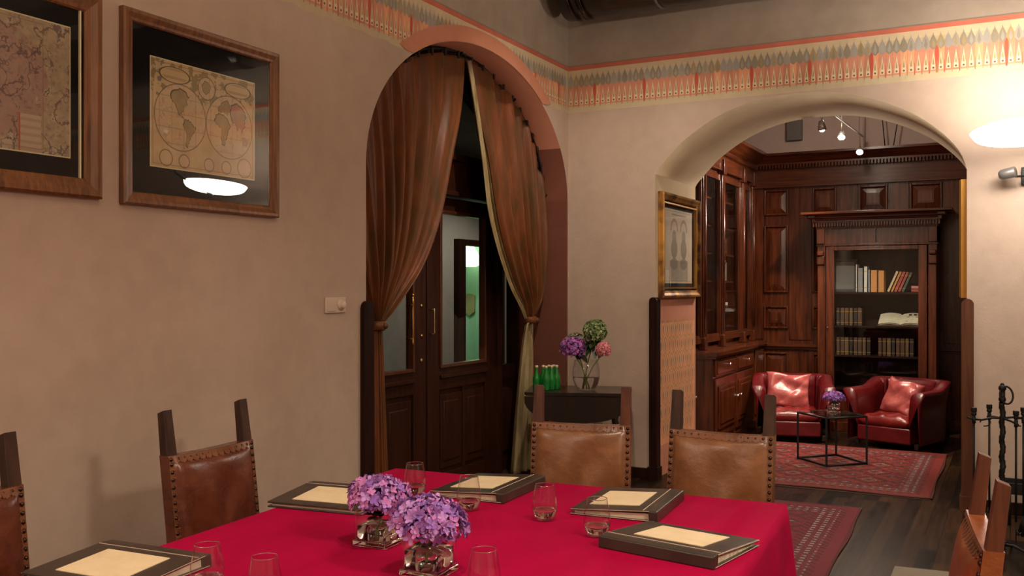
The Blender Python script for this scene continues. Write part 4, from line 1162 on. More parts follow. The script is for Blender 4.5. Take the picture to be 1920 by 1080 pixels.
cube_vase('small square glass vase on the library coffee table', (1.93, 1.46, .4445), 20, .10, .10, .05, 'x')
table_hydrangea('violet hydrangea in the small vase on the coffee table', (1.93, 1.46, .50), .088, .055, 150, .016, ['petal_violet', 'petal_violet', 'petal_magenta', 'petal_plum'], 2, (4, 3, 2, 1), (0, 0), .075,
                [(1.0, .06, .02, 'leaf_dark'), (-2.0, .06, .02, 'leaf_dark'), (-1.0, .055, .02, 'leaf_dark')], None, 'x')
for o in list(bpy.data.objects):
    if o.get('group') == 'x': del o['group']

# ---- tumblers
def tumbler(label, x, y, water=.032, first=[None]):
    if first[0] is None:
        t = thing('drinking_glass', label, 'glass', (x, y, TZ), 0, 'stemless drinking glasses on the red cloth')
        mb = MB()
        out = [(0, 0), (.022, 0), (.030, .004), (.038, .016), (.0425, .034), (.0435, .050), (.041, .072), (.0365, .095), (.0325, .118), (.0322, .1195)]
        inn = [(.0312, .1195), (.0315, .118), (.0355, .095), (.040, .072), (.0424, .050), (.0413, .034), (.0365, .018), (.028, .008), (0, .007)]
        mb.lathe(out + inn, 32); mb.build('bowl', 'tumbler_glass', t)
        mb = MB(); mb.lathe([(.0318, .1185), (.0322, .1200), (.0316, .1208), (.0310, .1200), (.0312, .1185)], 32, closed=True); mb.build('rim', 'thick_glass', t)
        mb = MB(); mb.lathe([(0, .0075), (.0275, .0085), (.036, .0185), (.0408, .034), (.0410, .036), (0, .036)], 32); mb.build('water', 'water', t)
        first[0] = t
    else:
        t = copy_tree(first[0]); t.location = (x, y, TZ); t['label'] = label
    return t
tumbler('drinking glass standing in front of the middle rear folder', 1.640, -4.440)
tumbler('drinking glass alone in the middle, left of the folder before the right chair', 1.940, -4.445)
tumbler('drinking glass touching the front right folder', 2.178, -4.555)
tumbler('drinking glass nearest the front edge, right of the front vase', 2.150, -5.230)
tumbler('drinking glass beside the front left folder, left of the front pair', 1.490, -5.525)
tumbler('drinking glass at the bottom left, right of the front pair', 1.700, -5.540)
tumbler('drinking glass half hidden behind the rear vase', 1.335, -4.325)

# ---- dining table and cloth
TC = (1.79, -3.87); TR = 3.4
TL, TWd = 2.60, 1.655
T_ = thing('dining_table', 'long wooden dining table under the red cloth', 'table', (TC[0], TC[1], 0), TR)
# local: y from 0 (far edge) to -TL, x centred
mb = MB(); mb.box(-TWd / 2 + .02, TWd / 2 - .02, -TL + .02, -.02, .72, .757, 0, .004); mb.build('tabletop', 'chair_wood', T_)
for sx in (-1, 1):
    for yy in (-.15, -TL + .15):
        mb = MB(); mb.box(sx * (TWd / 2 - .16) - .04, sx * (TWd / 2 - .16) + .04, yy - .04, yy + .04, .0135, .72, 0, .006); mb.build('leg', 'chair_wood', T_)
mb = MB(); hwid = TWd / 2
def outline(s_, grow):
    """rounded rectangle, s_ in 0..1 round the table"""
    r = .012; per = 2 * (TWd + TL); q = s_ * per
    if q < TWd: p = (-hwid + q, 0); n_ = (0, 1)
    elif q < TWd + TL: p = (hwid, -(q - TWd)); n_ = (1, 0)
    elif q < 2 * TWd + TL: p = (hwid - (q - TWd - TL), -TL); n_ = (0, -1)
    else: p = (-hwid, -TL + (q - 2 * TWd - TL)); n_ = (-1, 0)
    return p, n_
NN = 520
rows = []
top_ring = []
for j in range(13):
    v = j / 12; row = []
    for i in range(NN):
        (px_, py_), (nx, ny) = outline(i / NN, 0); q = i / NN * 2 * (TWd + TL)
        # corner weight makes the folds gather at the corners
        dc = min(abs(px_ - hwid) + abs(py_ - 0), abs(px_ + hwid) + abs(py_), abs(px_ - hwid) + abs(py_ + TL), abs(px_ + hwid) + abs(py_ + TL))
        cw = math.exp(-(dc / .10) ** 2)
        fold = (.013 * math.sin(q * 11) + .008 * math.sin(q * 23 + 1.3)) * v
        off = .004 * min(1, v * 12) + .012 * v + fold * (1 - .5 * cw)
        cxn = px_ / hwid; cyn = (py_ + TL / 2) / (TL / 2); L_ = math.hypot(cxn, cyn)
        ex = nx * off + cw * .05 * v * math.copysign(1, px_) ; ey = ny * off + cw * .05 * v * math.copysign(1, py_ + TL / 2)
        z = .7645 - (0 if j == 0 else .004) - v * .56
        row.append(mb.v((px_ + ex, py_ + ey, z)))
    rows.append(row)
for j in range(12):
    for i in range(NN):
        f = mb.bm.faces.new((rows[j][i], rows[j][(i + 1) % NN], rows[j + 1][(i + 1) % NN], rows[j + 1][i])); f.smooth = True
# the flat top joins the first row
f = mb.bm.faces.new(rows[0]); f.smooth = False
cl = mb.build('tablecloth', 'red_cloth'); cl.location = (TC[0], TC[1], 0); cl.rotation_euler.z = math.radians(TR)
tag(cl, 'crimson velvet cloth draped over the dining table', 'tablecloth')

# ---- leather folders: local x = width (.31, spine at -x), y = height (.40)
def folder(label, x, y, rz, seed=0, first=[None]):
    if first[0]:
        t = copy_tree(first[0]); t.location = (x, y, TZ); t.rotation_euler.z = math.radians(rz); t['label'] = label; return t
    t = thing('leather_folder', label, 'folder', (x, y, TZ), rz, 'dark leather folders laid on the table'); first[0] = t
    W, H = .155, .19
    mb = MB()
    # bottom cover, spine block, top cover (wedge)
    mb.box(-W + .01, W, -H, H, 0.0, .005, 0, .002)
    mb.hexa([(-W, -H, 0), (-W + .03, -H, 0), (-W + .03, H, 0), (-W, H, 0), (-W + .003, -H, .036), (-W + .035, -H, .038), (-W + .035, H, .038), (-W + .003, H, .036)], 0, .004)
    mb.hexa([(-W + .03, -H, .032), (W, -H, .015), (W, H, .015), (-W + .03, H, .032), (-W + .03, -H, .038), (W, -H, .021), (W, H, .021), (-W + .03, H, .038)], 0, .002)
    mb.build('cover', 'folder_leather', t)
    mb = MB(); mb.hexa([(-W + .032, -H + .012, .005), (W - .012, -H + .012, .005), (W - .012, H - .012, .005), (-W + .032, H - .012, .005), (-W + .032, -H + .012, .026), (W - .012, -H + .012, .014), (W - .012, H - .012, .014), (-W + .032, H - .012, .026)])
    mb.build('pages', 'page_paper', t)
    zt = lambda x_: .038 - (x_ + W - .03) / (2 * W - .03) * .017
    mb = MB(); a, b, c, d = -W + .085, W - .045, -.115, .115
    mb.hexa([(a, c, zt(a)), (b, c, zt(b)), (b, d, zt(b)), (a, d, zt(a)), (a, c, zt(a) + .002), (b, c, zt(b) + .002), (b, d, zt(b) + .002), (a, d, zt(a) + .002)])
    tag(mb.build('cream_panel', 'cream_paper', t), 'cream paper panel')
    mb = MB()
    xs = -W + .052; mb.box(xs - .0012, xs + .0012, -H + .004, H - .004, zt(xs), zt(xs) + .0012)
    for yy in (-H, H): mb.box(-W + .001, W - .002, yy - .0008 if yy < 0 else yy - .0004, yy + .0004 if yy < 0 else yy + .0008, .0192, .0206) if False else None
    for yy in (-H - .0012, H):
        mb.hexa([(-W + .03, yy, .0355), (W, yy, .0185), (W, yy + .0012, .0185), (-W + .03, yy + .0012, .0355), (-W + .03, yy, .037), (W, yy, .020), (W, yy + .0012, .020), (-W + .03, yy + .0012, .037)])
        mb.box(-W + .012, W, yy, yy + .0012, .0035, .005)
    mb.build('stitching', 'stitching', t)
    return t
folder('dark leather folder lying with its spine to the front, front right of the table', 2.445, -4.555, 80)
folder('dark leather folder on the far side in front of the right tan chair', 2.125, -4.13, 184)
folder('dark leather folder on the far side in front of the left tan chair', 1.545, -4.12, 182)
folder('dark leather folder behind the rear vase, in front of the brown chair by the wall', 1.145, -4.56, -82)
folder('dark leather folder at the front left corner of the table', 1.165, -5.53, -86)

# ---- dining chairs: seat front towards local -y
def dining_chair(label, x, y, rz, leather_, wood_, lean=.045):
    t = thing('dining_chair', label, 'chair', (x, y, .0135 if 'far end' in label else 0), rz, 'studded leather dining chairs')
    # origin under the finials' centre; back frame at y = 0 on top, seat to -y
    hw_ = .222
    def yb(z): return -lean - .03 + (lean + .03) * max(0, (z - .45) / .65) ** 1.1 if z > .45 else -lean - .03 + .02 * (.45 - z)
    for s_ in (-1, 1):
        mb = MB(); zs = [0, .45, .92, 1.095]; hs = [.021, .023, .024, .021]; ds = [.02, .022, .019, .015]
        for i in range(3):
            z0, z1 = zs[i], zs[i + 1]; c = s_ * (hw_ - .022)
            mb.hexa([(c - hs[i], yb(z0) - ds[i], z0), (c + hs[i], yb(z0) - ds[i], z0), (c + hs[i], yb(z0) + ds[i], z0), (c - hs[i], yb(z0) + ds[i], z0),
                     (c - hs[i + 1], yb(z1) - ds[i + 1], z1), (c + hs[i + 1], yb(z1) - ds[i + 1], z1), (c + hs[i + 1], yb(z1) + ds[i + 1], z1 - (.0 if i < 2 else .012)), (c - hs[i + 1], yb(z1) + ds[i + 1], z1 - (.0 if i < 2 else .012))], 0, .002)
        mb.build('back_post', wood_, t)
        mb = MB(); c = s_ * (hw_ - .022); mb.box(c - .022, c + .022, -.43, -.39, 0, .43, 0, .003); mb.build('leg', wood_, t)
    mb = MB()
    for s_ in (-1, 1): c = s_ * (hw_ - .022); mb.box(c - .012, c + .012, -.39, -.09, .14, .18, 0, .003)
    mb.box(-hw_ + .04, hw_ - .04, -.425, -.40, .24, .30, 0, .003); mb.box(-hw_ + .04, hw_ - .04, -.09, -.07, .2, .25, 0, .003)
    mb.box(-hw_ + .03, hw_ - .03, -.425, -.06, .37, .43, 0, .003)
    mb.build('stretcher', wood_, t)
    # seat
    mb = MB()
    def seat(u, v, s_):
        X_ = (u - .5) * 2; Y_ = (v - .5) * 2; e = (max(0, 1 - X_ ** 6) * max(0, 1 - Y_ ** 6)) ** .4
        return (X_ * (hw_ + .004), -.245 + Y_ * .190, .445 + s_ * .022 * e - .008 * (1 - X_ * X_) * (s_ > 0))
    mb.grid(lambda u, v: seat(u, v, 1), 20, 20); mb.grid(lambda u, v: seat(u, v, -1), 20, 20)
    bmesh.ops.remove_doubles(mb.bm, verts=mb.bm.verts[:], dist=.0005); mb.build('seat', leather_, t)
    # leather back, padded inside a flat studded margin
    z0, z1 = .545, .928; rnd = random.Random(int(abs(x * 100)))
    ph = rnd.uniform(0, 6)
    def back(u, v, s_):
        X_ = (u - .5) * 2; Z_ = (v - .5) * 2
        xm = max(0, 1 - (abs(X_) / .90) ** 8) if abs(X_) < .90 else 0; zm = max(0, 1 - (abs(Z_) / .90) ** 8) if abs(Z_) < .90 else 0
        e = (xm * zm) ** .5
        z = z0 + (z1 - z0) * v - .006 * (1 - X_ * X_) * (v)
        d = .024 + .030 * e * (1 - .25 * X_ * X_) + e * .004 * math.sin(6 * X_ + ph) * math.sin(4 * Z_ + 1)
        return (X_ * (hw_ + .002), yb(z) - (d if s_ < 0 else -.022 - .010 * e), z)
    mb = MB()
    mb.grid(lambda u, v: back(u, v, -1), 44, 40)
    mb.grid(lambda u, v: back(u, v, 1), 44, 40)
    # join the rims
    for (fn) in (lambda u: (u, 1.0), lambda u: (u, 0.0), lambda u: (0.0, u), lambda u: (1.0, u)):
        for k in range(44):
            a, b = fn(k / 44), fn((k + 1) / 44)
            mb.face([back(*a, -1), back(*b, -1), back(*b, 1), back(*a, 1)], 0, False)
    bmesh.ops.remove_doubles(mb.bm, verts=mb.bm.verts[:], dist=.0004)
    bk = mb.build('backrest', leather_, t)
    # studs
    mb = MB()
    def stud(X_, v, s_=-1):
        p = Vector(back((X_ + 1) / 2, v, s_)); mb.T = Matrix.Translation(p) @ Matrix.Rotation(PI / 2 * (1 if s_ < 0 else -1), 4, 'X')
        mb.lathe([(.0085, -.001), (.0075, .004), (.004, .007), (0, .008)], 8)
    for k in range(15): stud(-.95 + k * 1.9 / 14, .965)
    for k in range(13):
        for s_ in (-1, 1): stud(s_ * .95, .04 + k * .073)
    mb.T = Matrix.Identity(4); mb.build('nail_trim', 'nail_brass', bk)
    # scalloped leather strip beneath the studs
    mb = MB()
    for k in range(56):
        X0, X1 = -1 + k / 28, -1 + (k + 1) / 28
        vi = .935 + .008 * math.sin(k * PI / 2)
        q = [back((X0 + 1) / 2, .998, -1), back((X1 + 1) / 2, .998, -1), back((X1 + 1) / 2, vi, -1), back((X0 + 1) / 2, vi, -1)]
        mb.face([(a, b - .0015, c) for a, b, c in q])
    for s_ in (-1, 1):
        for k in range(50):
            v0, v1 = .0 + k / 50, (k + 1) / 50; xi = s_ * (.905 + .010 * math.sin(k * PI / 2))
            q = [back((s_ * .998 + 1) / 2, v0, -1), back((s_ * .998 + 1) / 2, v1, -1), back((xi + 1) / 2, v1, -1), back((xi + 1) / 2, v0, -1)]
            mb.face([(a, b - .0013, c) for a, b, c in q])
    mb.build('edge_strip', 'leather_edge', bk, fix=False)
    return t
dining_chair('brown leather chair at the wall, fully in view under the world map', .535, -4.61, 91, 'leather_russet', 'chair_wood')
dining_chair('brown leather chair at the wall, cut off by the left picture edge', .525, -5.625, 91, 'leather_russet', 'chair_wood')
dining_chair('tan leather chair at the far end of the table before the drop leaf table', 1.615, -3.385, 13, 'leather_tan', 'chair_wood_red')
dining_chair('tan leather chair at the far end of the table before the library arch', 2.25, -3.345, -1, 'leather_tan', 'chair_wood')
dining_chair('orange brown leather chair on the right side, seen edge on', 3.297, -4.60, -83, 'leather_orange', 'chair_wood_red')

# ---- pictures
def draw_continents(mb):
    rnd = random.Random(8)
    lands = [(-.150, -.005, .150, 2, [(-.42, .62), (-.30, .80), (-.05, .90), (.20, .82), (.34, .66), (.22, .55), (.26, .42), (.12, .34), (.10, .20), (.0, .16), (-.02, .06), (.10, .02), (.14, -.03), (.04, .0), (-.12, .14), (-.20, .34), (-.34, .48)]),
             (-.150, -.005, .150, 2, [(.12, -.04), (.30, .0), (.42, -.12), (.60, -.20), (.54, -.38), (.40, -.52), (.33, -.72), (.28, -.90), (.20, -.84), (.22, -.55), (.18, -.38), (.06, -.20)]),
             (.152, -.005, .150, 2, [(-.62, .28), (-.50, .40), (-.28, .38), (-.10, .28), (-.02, .12), (.06, .08), (-.06, -.12), (-.12, -.38), (-.24, -.62), (-.34, -.58), (-.38, -.30), (-.36, -.06), (-.56, .0), (-.68, .12)]),
             (.152, -.005, .150, 2, [(-.52, .44), (-.48, .60), (-.30, .78), (-.12, .86), (.02, .70), (.0, .50), (-.10, .36), (-.22, .46), (-.36, .42)]),
             (.152, -.005, .150, 3, [(.0, .52), (.04, .74), (.30, .84), (.60, .66), (.74, .46), (.66, .30), (.70, .12), (.58, .04), (.52, -.14), (.44, .10), (.34, -.06), (.24, .18), (.12, .16), (.06, .30)]),
             (.152, -.005, .150, 3, [(.52, -.28), (.66, -.22), (.80, -.32), (.76, -.50), (.58, -.48)]),
             (.005, .155, .050, 2, [(-.6, .2), (-.3, .7), (.2, .6), (.5, .2), (.3, -.3), (-.1, -.6), (-.5, -.3)])]
    for cx, cz, r, mi, pts in lands:
        fine = []
        for i in range(len(pts)):
            a, b = pts[i], pts[(i + 1) % len(pts)]
            for k in range(3):
                t_ = k / 3; fine.append((a[0] + (b[0] - a[0]) * t_ + (rnd.uniform(-.03, .03) if k else 0), a[1] + (b[1] - a[1]) * t_ + (rnd.uniform(-.03, .03) if k else 0)))
        mx_, mz_ = sum(p[0] for p in fine) / len(fine), sum(p[1] for p in fine) / len(fine)
        mb.face([(cx + r * p[0], -.0088, cz + r * p[1]) for p in fine], 1)
        mb.face([(cx + r * (mx_ + (p[0] - mx_) * .90), -.0091, cz + r * (mz_ + (p[1] - mz_) * .92)) for p in fine], mi)
def picture(label, loc, rz, W, H, fw, mw, mh, sheet, frame_mat, extra=None, offx=0, offz=0, thick=.035, prof='round'):
    """W,H outer size; centre at loc; front towards local -y"""
    t = thing('framed_map' if 'map' in label else 'framed_print', label, 'picture', loc, rz)
    mb = MB(); a, b = W / 2, H / 2
    sec = [(0, 0), (0, -thick * .75), (fw * .12, -thick), (fw * .35, -thick * .95), (fw * .7, -thick * .7), (fw * .9, -thick * .62), (fw, -thick * .45), (fw, 0)]
    cor = [(-a, -b, 1, 1), (a, -b, -1, 1), (a, b, -1, -1), (-a, b, 1, -1)]
    rings = [[mb.v((x + sx * s0, s1, z + sz * s0)) for (s0, s1) in sec] for (x, z, sx, sz) in cor]
    for k in range(4):
        r0, r1 = rings[k], rings[(k + 1) % 4]
        for i in range(len(sec)):
            j = (i + 1) % len(sec); mb.bm.faces.new((r0[i], r1[i], r1[j], r0[j]))
    mb.build('frame', frame_mat, t)
    ia, ib = a - fw, b - fw
    mb = MB(); mb.box(-ia, ia, -.006, -.001, -ib, ib); mb.build('mount', 'black_mat', t)
    mb = MB(); e = .005
    mb.box(offx - mw / 2 - e, offx + mw / 2 + e, -.0075, -.006, offz - mh / 2 - e, offz + mh / 2 + e); mb.build('mount_edge', 'mat_edge', t)
    mb = MB(); mb.box(-mw / 2, mw / 2, -.0085, -.0075, -mh / 2, mh / 2)
    if sheet == 'world_map_print': draw_continents(mb)
    o = mb.build('print', [sheet, 'map_ink', 'map_land', 'map_land_rose'], t, fix=sheet != 'world_map_print'); o.location = (offx, 0, offz)
    mb = MB(); mb.face([(-ia, -.014, -ib), (ia, -.014, -ib), (ia, -.014, ib), (-ia, -.014, ib)]); mb.build('glass', 'picture_glass', t)
    if extra: extra(t)
    return t
picture('framed antique world map with two hemispheres on the left wall', (.004, -4.093, 2.325), 90, .955, .835, .055, .635, .475, 'world_map_print', 'frame_wood')
def pale_fillet(t):
    mb = MB(); mb.box(.602 - .075, .608 - .075, -.016, -.006, -.36, .36); mb.build('fillet', 'mat_edge', t)
picture('framed coloured continent map cut off by the left picture edge', (.004, -5.30, 2.330), 90, 1.25, .83, .078, .97, .515, 'continent_map_print', 'frame_wood', extra=pale_fillet)
def gold_inner(t):
    mb = MB(); a, b, e = .46, .36, .012
    for (x0, x1, z0, z1) in ((-a, -a + e, -b, b), (a - e, a, -b, b), (-a, a, -b, -b + e), (-a, a, b - e, b)): mb.box(x0, x1, -.03, -.006, z0, z1)
    mb.build('gilt_slip', 'gold_leaf', t)
picture('gilt framed engraving of two urns on the left reveal of the library arch', (AX0 + .003, .585, 1.905), 90, 1.03, .875, .06, .74, .62, 'urn_engraving', 'gilt_frame', extra=gold_inner, thick=.05)
# give the narrow gilt outer edge
picture('gilt framed print on the right reveal of the library arch, seen edge on', (AX1 - .003, .585, 1.90), -90, 1.0, .84, .06, .74, .62, 'urn_engraving', 'gold_leaf', thick=.05)

# ---- light switch
SW = thing('wall_switch', 'beige double wall switch with round dimmer knob between map and curtain', 'switch', (0.001, -3.132, 1.455), 90)
mb = MB(); mb.box(-.088, .088, -.012, 0, -.044, .044, 0, .004); mb.build('plate', 'switch_plastic', SW)
mb = MB(); mb.box(-.078, -.008, -.018, -.010, -.034, .034, 0, .003); mb.build('rocker', 'switch_plastic', SW)
mb = MB(); mb.T = Matrix.Translation((.042, -.012, 0)) @ Matrix.Rotation(PI / 2, 4, 'X'); mb.lathe([(.032, 0), (.031, .006), (.022, .008), (.020, .024), (.017, .027), (0, .027)], 24); mb.T = Matrix.Identity(4); mb.build('dimmer_knob', 'switch_plastic', SW)

# ---- curtains
RODX = -.22
RC = (-1.36, 1.325, 2.32, .945)     # centre y, half width, spring z, rise of the rod
def rodp(a): return (RODX, RC[0] + RC[1] * math.cos(a), RC[2] + RC[3] * math.sin(a))
RD = thing('curtain_rod', 'dark curved iron curtain rod following the arch', 'curtain rod', (0, 0, 0))
mb = MB(); mb.tube([rodp(PI * (1.02 - 1.06 * i / 60)) for i in range(61)], .011, 8); mb.build('rod', 'black_iron', RD)
for a in (.02, .30, .50, .76, .97):
    p = rodp(PI * (a if a != .97 else .97)); c = Vector((RODX, -1.425 + 1.415 * math.cos(PI * a), 2.28 + .985 * math.sin(PI * a)))
    mb = MB(); mb.tube([p, tuple(c)], .008, 8); d_ = (Vector(c) - Vector(p)).normalized()
    mb.ball((RODX + .0, p[1], p[2]), .022, 0, 10); mb.tube([tuple(c - d_ * .012), tuple(c)], .03, 12); mb.build('bracket', 'black_iron', RD)
def poly_at(pts, t):
    n = len(pts) - 1; f = t * n; i = min(int(f), n - 1); q = f - i
    p = catm(pts, i, q); return p
def catm(p, i, t):
    p0 = p[max(i - 1, 0)]; p1 = p[i]; p2 = p[min(i + 1, len(p) - 1)]; p3 = p[min(i + 2, len(p) - 1)]
    return tuple(.5 * (2 * b + (c - a) * t + (2 * a - 5 * b + 4 * c - d) * t * t + (3 * b - a - 3 * c + d) * t ** 3) for a, b, c, d in zip(p0, p1, p2, p3))
def curtain(label, side, aL, aR, Ledge, Redge, tie, tail, nf, seed, lining_side):
    """aL, aR rod angles of the left and right ends; edges are (y,z) lists from rod to tie"""
    t = thing('curtain', label, 'curtain', (0, 0, 0), 0, 'copper silk curtains in the arch')
    rnd = random.Random(seed); phs = [rnd.uniform(0, 6) for _ in range(6)]
    def up(s_, v, dx=0, amp=1.0):
        L_ = poly_at(Ledge, v); R_ = poly_at(Redge, v)
        y = L_[0] * (1 - s_) + R_[0] * s_; z = L_[1] * (1 - s_) + R_[1] * s_
        L0, R0 = Ledge[0], Redge[0]; r = rodp(aL * (1 - s_) + aR * s_)
        k = (1 - v) ** 1.3
        y += k * (r[1] - (L0[0] * (1 - s_) + R0[0] * s_)); z += k * (r[2] - .035 - (L0[1] * (1 - s_) + R0[1] * s_))
        # strands between sag a little
        z -= .10 * math.sin(PI * v) * s_ * (1 - s_)
        ss = s_ + .04 * math.sin(s_ * 9 + phs[0])
        w_ = math.sin(ss * nf * 2 * PI + phs[1] + .5 * math.sin(v * 3)) + .5 * math.sin(ss * nf * 4.3 * PI + phs[2] + v)
        A_ = (.016 + .030 * math.sin(PI * min(1, v * .9)) ** .8) * amp * (1 - .35 * v)
        x = RODX + w_ * A_ + dx + .04 * math.sin(PI * v) + .01 * math.sin(23 * ss + 5 * v)
        return (x, y, z)
    def dn(s_, v, dx=0):
        yc, z0 = tie; yb, zb, w0, w1 = tail
        q = v ** .7; y = yc * (1 - v) + yb * v + (s_ - .5) * (w0 * (1 - q) + w1 * q); z = z0 * (1 - v) + zb * v
        x = RODX + dx - (.07 * v ** .5 if side == 'R' else 0) + .025 * math.sin(s_ * nf * 1.3 * PI + phs[3]) * (.5 + v) + .01 * math.sin(s_ * nf * 3 * PI)
        return (x, y, z)
    mb = MB(); mb.grid(lambda u, v: up(u, v), 150, 60)
    if lining_side == 0: mb.grid(lambda u, v: dn(u, v), 40, 30)
    cl_ = mb.build('drape', 'copper_silk', t)
    mod = cl_.modifiers.new('thickness', 'SOLIDIFY'); mod.thickness = .002
    mb = MB()
    if lining_side == 0:       # left curtain: copper in front, lining behind
        mb.grid(lambda u, v: (lambda p: (p[0] - .012, p[1], p[2]))(up(u * .99, v)), 150, 40)
    else:                      # right curtain: the lining turns out along the inner edge and in the tail
        mb.grid(lambda u, v: (lambda p: (p[0] - .014, p[1], p[2]))(up(u, v)), 150, 40)
        mb.grid(lambda u, v: (lambda p: (p[0] + .006 + .02 * math.sin(PI * u) + .010 * math.sin(u * 14 + v * 2), p[1] - .012 - (1 - u) * .16 * min(1, v * 2.2 + .02) * (1 - .55 * v ** 3), p[2] - (1 - u) * .02))(up(u * .03, v)), 24, 50)
        mb.grid(lambda u, v: dn(u, v), 40, 30)
    lb = mb.build('lining', 'lining_silk', t); tag(lb, 'gold green silk lining')
    mod = lb.modifiers.new('thickness', 'SOLIDIFY'); mod.thickness = .0015
    # tabs on the rod
    n = 12
    for k in range(n):
        a = aL + (aR - aL) * (k + .5) / n; p = rodp(a)
        mb = MB(); mb.tube([(RODX + .014, p[1], p[2] - .05), (RODX + .016, p[1], p[2]), (RODX, p[1], p[2] + .018), (RODX - .016, p[1], p[2]), (RODX - .014, p[1], p[2] - .05)], .010, 6)
        mb.build('tab', 'curtain_dark', t)
    # tie back
    mb = MB(); rows = []
    mb.T = Matrix.Translation((RODX + .0, tie[0], tie[1]))
    mb.lathe([(.048, -.03), (.056, -.018), (.060, 0), (.056, .018), (.048, .03), (.044, 0)], 20, closed=True)
    mb.ball((.055, .01, 0), .022, 0, 10); mb.T = Matrix.Identity(4)
    mb.build('tieback', 'copper_silk', t)
    return t
Ledge = [(-2.80, 1.95), (-2.78, 1.80), (-2.72, 1.62), (-2.60, 1.46), (-2.47, 1.34)]
Redge = [(-1.354, 3.252), (-1.445, 2.865), (-1.600, 2.496), (-1.773, 2.069), (-1.986, 1.73), (-2.235, 1.481), (-2.385, 1.34)]
curtain('copper silk curtain on the left, swept to the left side of the arch', 'L', PI * 1.02, PI * .502, Ledge, Redge, (-2.43, 1.31), (-2.41, .02, .09, .18), 8, 3, 0)
Ledge2 = [(-1.335, 3.245), (-1.199, 2.827), (-1.078, 2.522), (-.911, 2.046), (-.647, 1.635), (-.43, 1.42), (-.335, 1.31)]
Redge2 = [(-.04, 2.35), (-.045, 1.95), (-.06, 1.70), (-.12, 1.47), (-.215, 1.31)]
curtain('copper silk curtain on the right with its pale lining turned out', 'R', PI * .498, PI * .0, Ledge2, Redge2, (-.275, 1.285), (-.28, .02, .09, .40), 7, 7, 1)

# ---- drop leaf side table
SB = thing('side_table', 'black drop leaf side table in the corner beside the curtained arch', 'table', (.33, -.505, 0), 20)
sw, sd, sh = .405, .27, .755
def rr(w_, d_, r, n=5):
    out = []
    for (cx, cy, a0) in ((w_ - r, -d_ + r, -PI / 2), (w_ - r, d_ - r, 0), (-w_ + r, d_ - r, PI / 2), (-w_ + r, -d_ + r, PI)):
        for k in range(n + 1): a = a0 + PI / 2 * k / n; out.append((cx + r * math.cos(a), cy + r * math.sin(a)))
    return out
mb = MB(); mb.prism(rr(sw, sd, .02), 'z', sh - .022, sh); mb.prism(rr(sw - .008, sd - .008, .02), 'z', sh - .028, sh - .022); mb.build('tabletop', 'black_wood', SB)
for s_, nm in ((-1, 'front'), (1, 'rear')):
    mb = MB(); n = 20
    out = [(sw - .003, 0)] + [(sw * math.cos(PI * k / n) * (1 if True else 1), -.20 * math.sin(PI * k / n) ** .75) for k in range(1, n)] + [(-sw + .003, 0)]
    yy = s_ * (sd + .012)
    mb.prism([(a, sh - .03 + b) for a, b in out], 'y', yy - .009, yy + .009); mb.build('drop_leaf', 'black_wood', SB)
mb = MB(); mb.box(-.30, .30, -.17, .17, .60, sh - .028, 0, .004); mb.build('apron', 'black_wood', SB)
for sx in (-1, 1):
    for sy in (-1, 1):
        mb = MB(); c = (sx * .28, sy * .15, 0)
        mb.lathe([(0, 0), (.020, 0), (.024, .03), (.024, .10), (.016, .13), (.022, .18), (.017, .24), (.020, .40), (.024, .48), (.016, .50), (.025, .53), (.025, .62), (0, .62)], 12, c); mb.build('leg', 'black_wood', SB)
mb = MB()
for sy in (-1, 1): mb.box(-.28, .28, sy * .15 - .014, sy * .15 + .014, .07, .10, 0, .003)
for sx in (-1, 1): mb.box(sx * .28 - .014, sx * .28 + .014, -.15, .15, .07, .10, 0, .003)
mb.build('stretcher', 'black_wood', SB)
mb = MB(); mb.box(-.33, -.29, -sd - .028, -sd - .020, sh - .058, sh - .030, 0, .002); mb.build('hinge', 'chrome', SB)

STZ = sh + .001
# green bottles
first = None
bl = [('green glass bottle at the left front of the cluster on the side table', .085, -.700), ('green glass bottle second from the left in the cluster', .122, -.655), ('green glass bottle at the front middle of the cluster', .165, -.695),
      ('green glass bottle in the middle of the cluster', .150, -.610), ('green glass bottle right of the middle of the cluster', .185, -.640), ('green glass bottle at the rear of the cluster', .165, -.560), ('green glass bottle at the right end of the cluster', .205, -.588)]
for k, (lb_, x, y) in enumerate(bl):
    if first is None:
        x -= .035; t = thing('water_bottle', lb_, 'bottle', (x, y, STZ), 0, 'green glass bottles on the side table'); first = t
        mb = MB(); mb.lathe([(0, 0), (.027, 0), (.030, .005), (.030, .085), (.027, .105), (.014, .140), (.0115, .160), (.0115, .182), (0, .182)], 20); mb.build('glass_body', 'bottle_glass', t)
        mb = MB(); mb.lathe([(.0120, .172), (.0135, .174), (.0135, .186), (.011, .189), (0, .189)], 16); mb.build('cap', 'cap_gold', t)
    else:
        x -= .035; t = copy_tree(first); t.location = (x, y, STZ); t['label'] = lb_
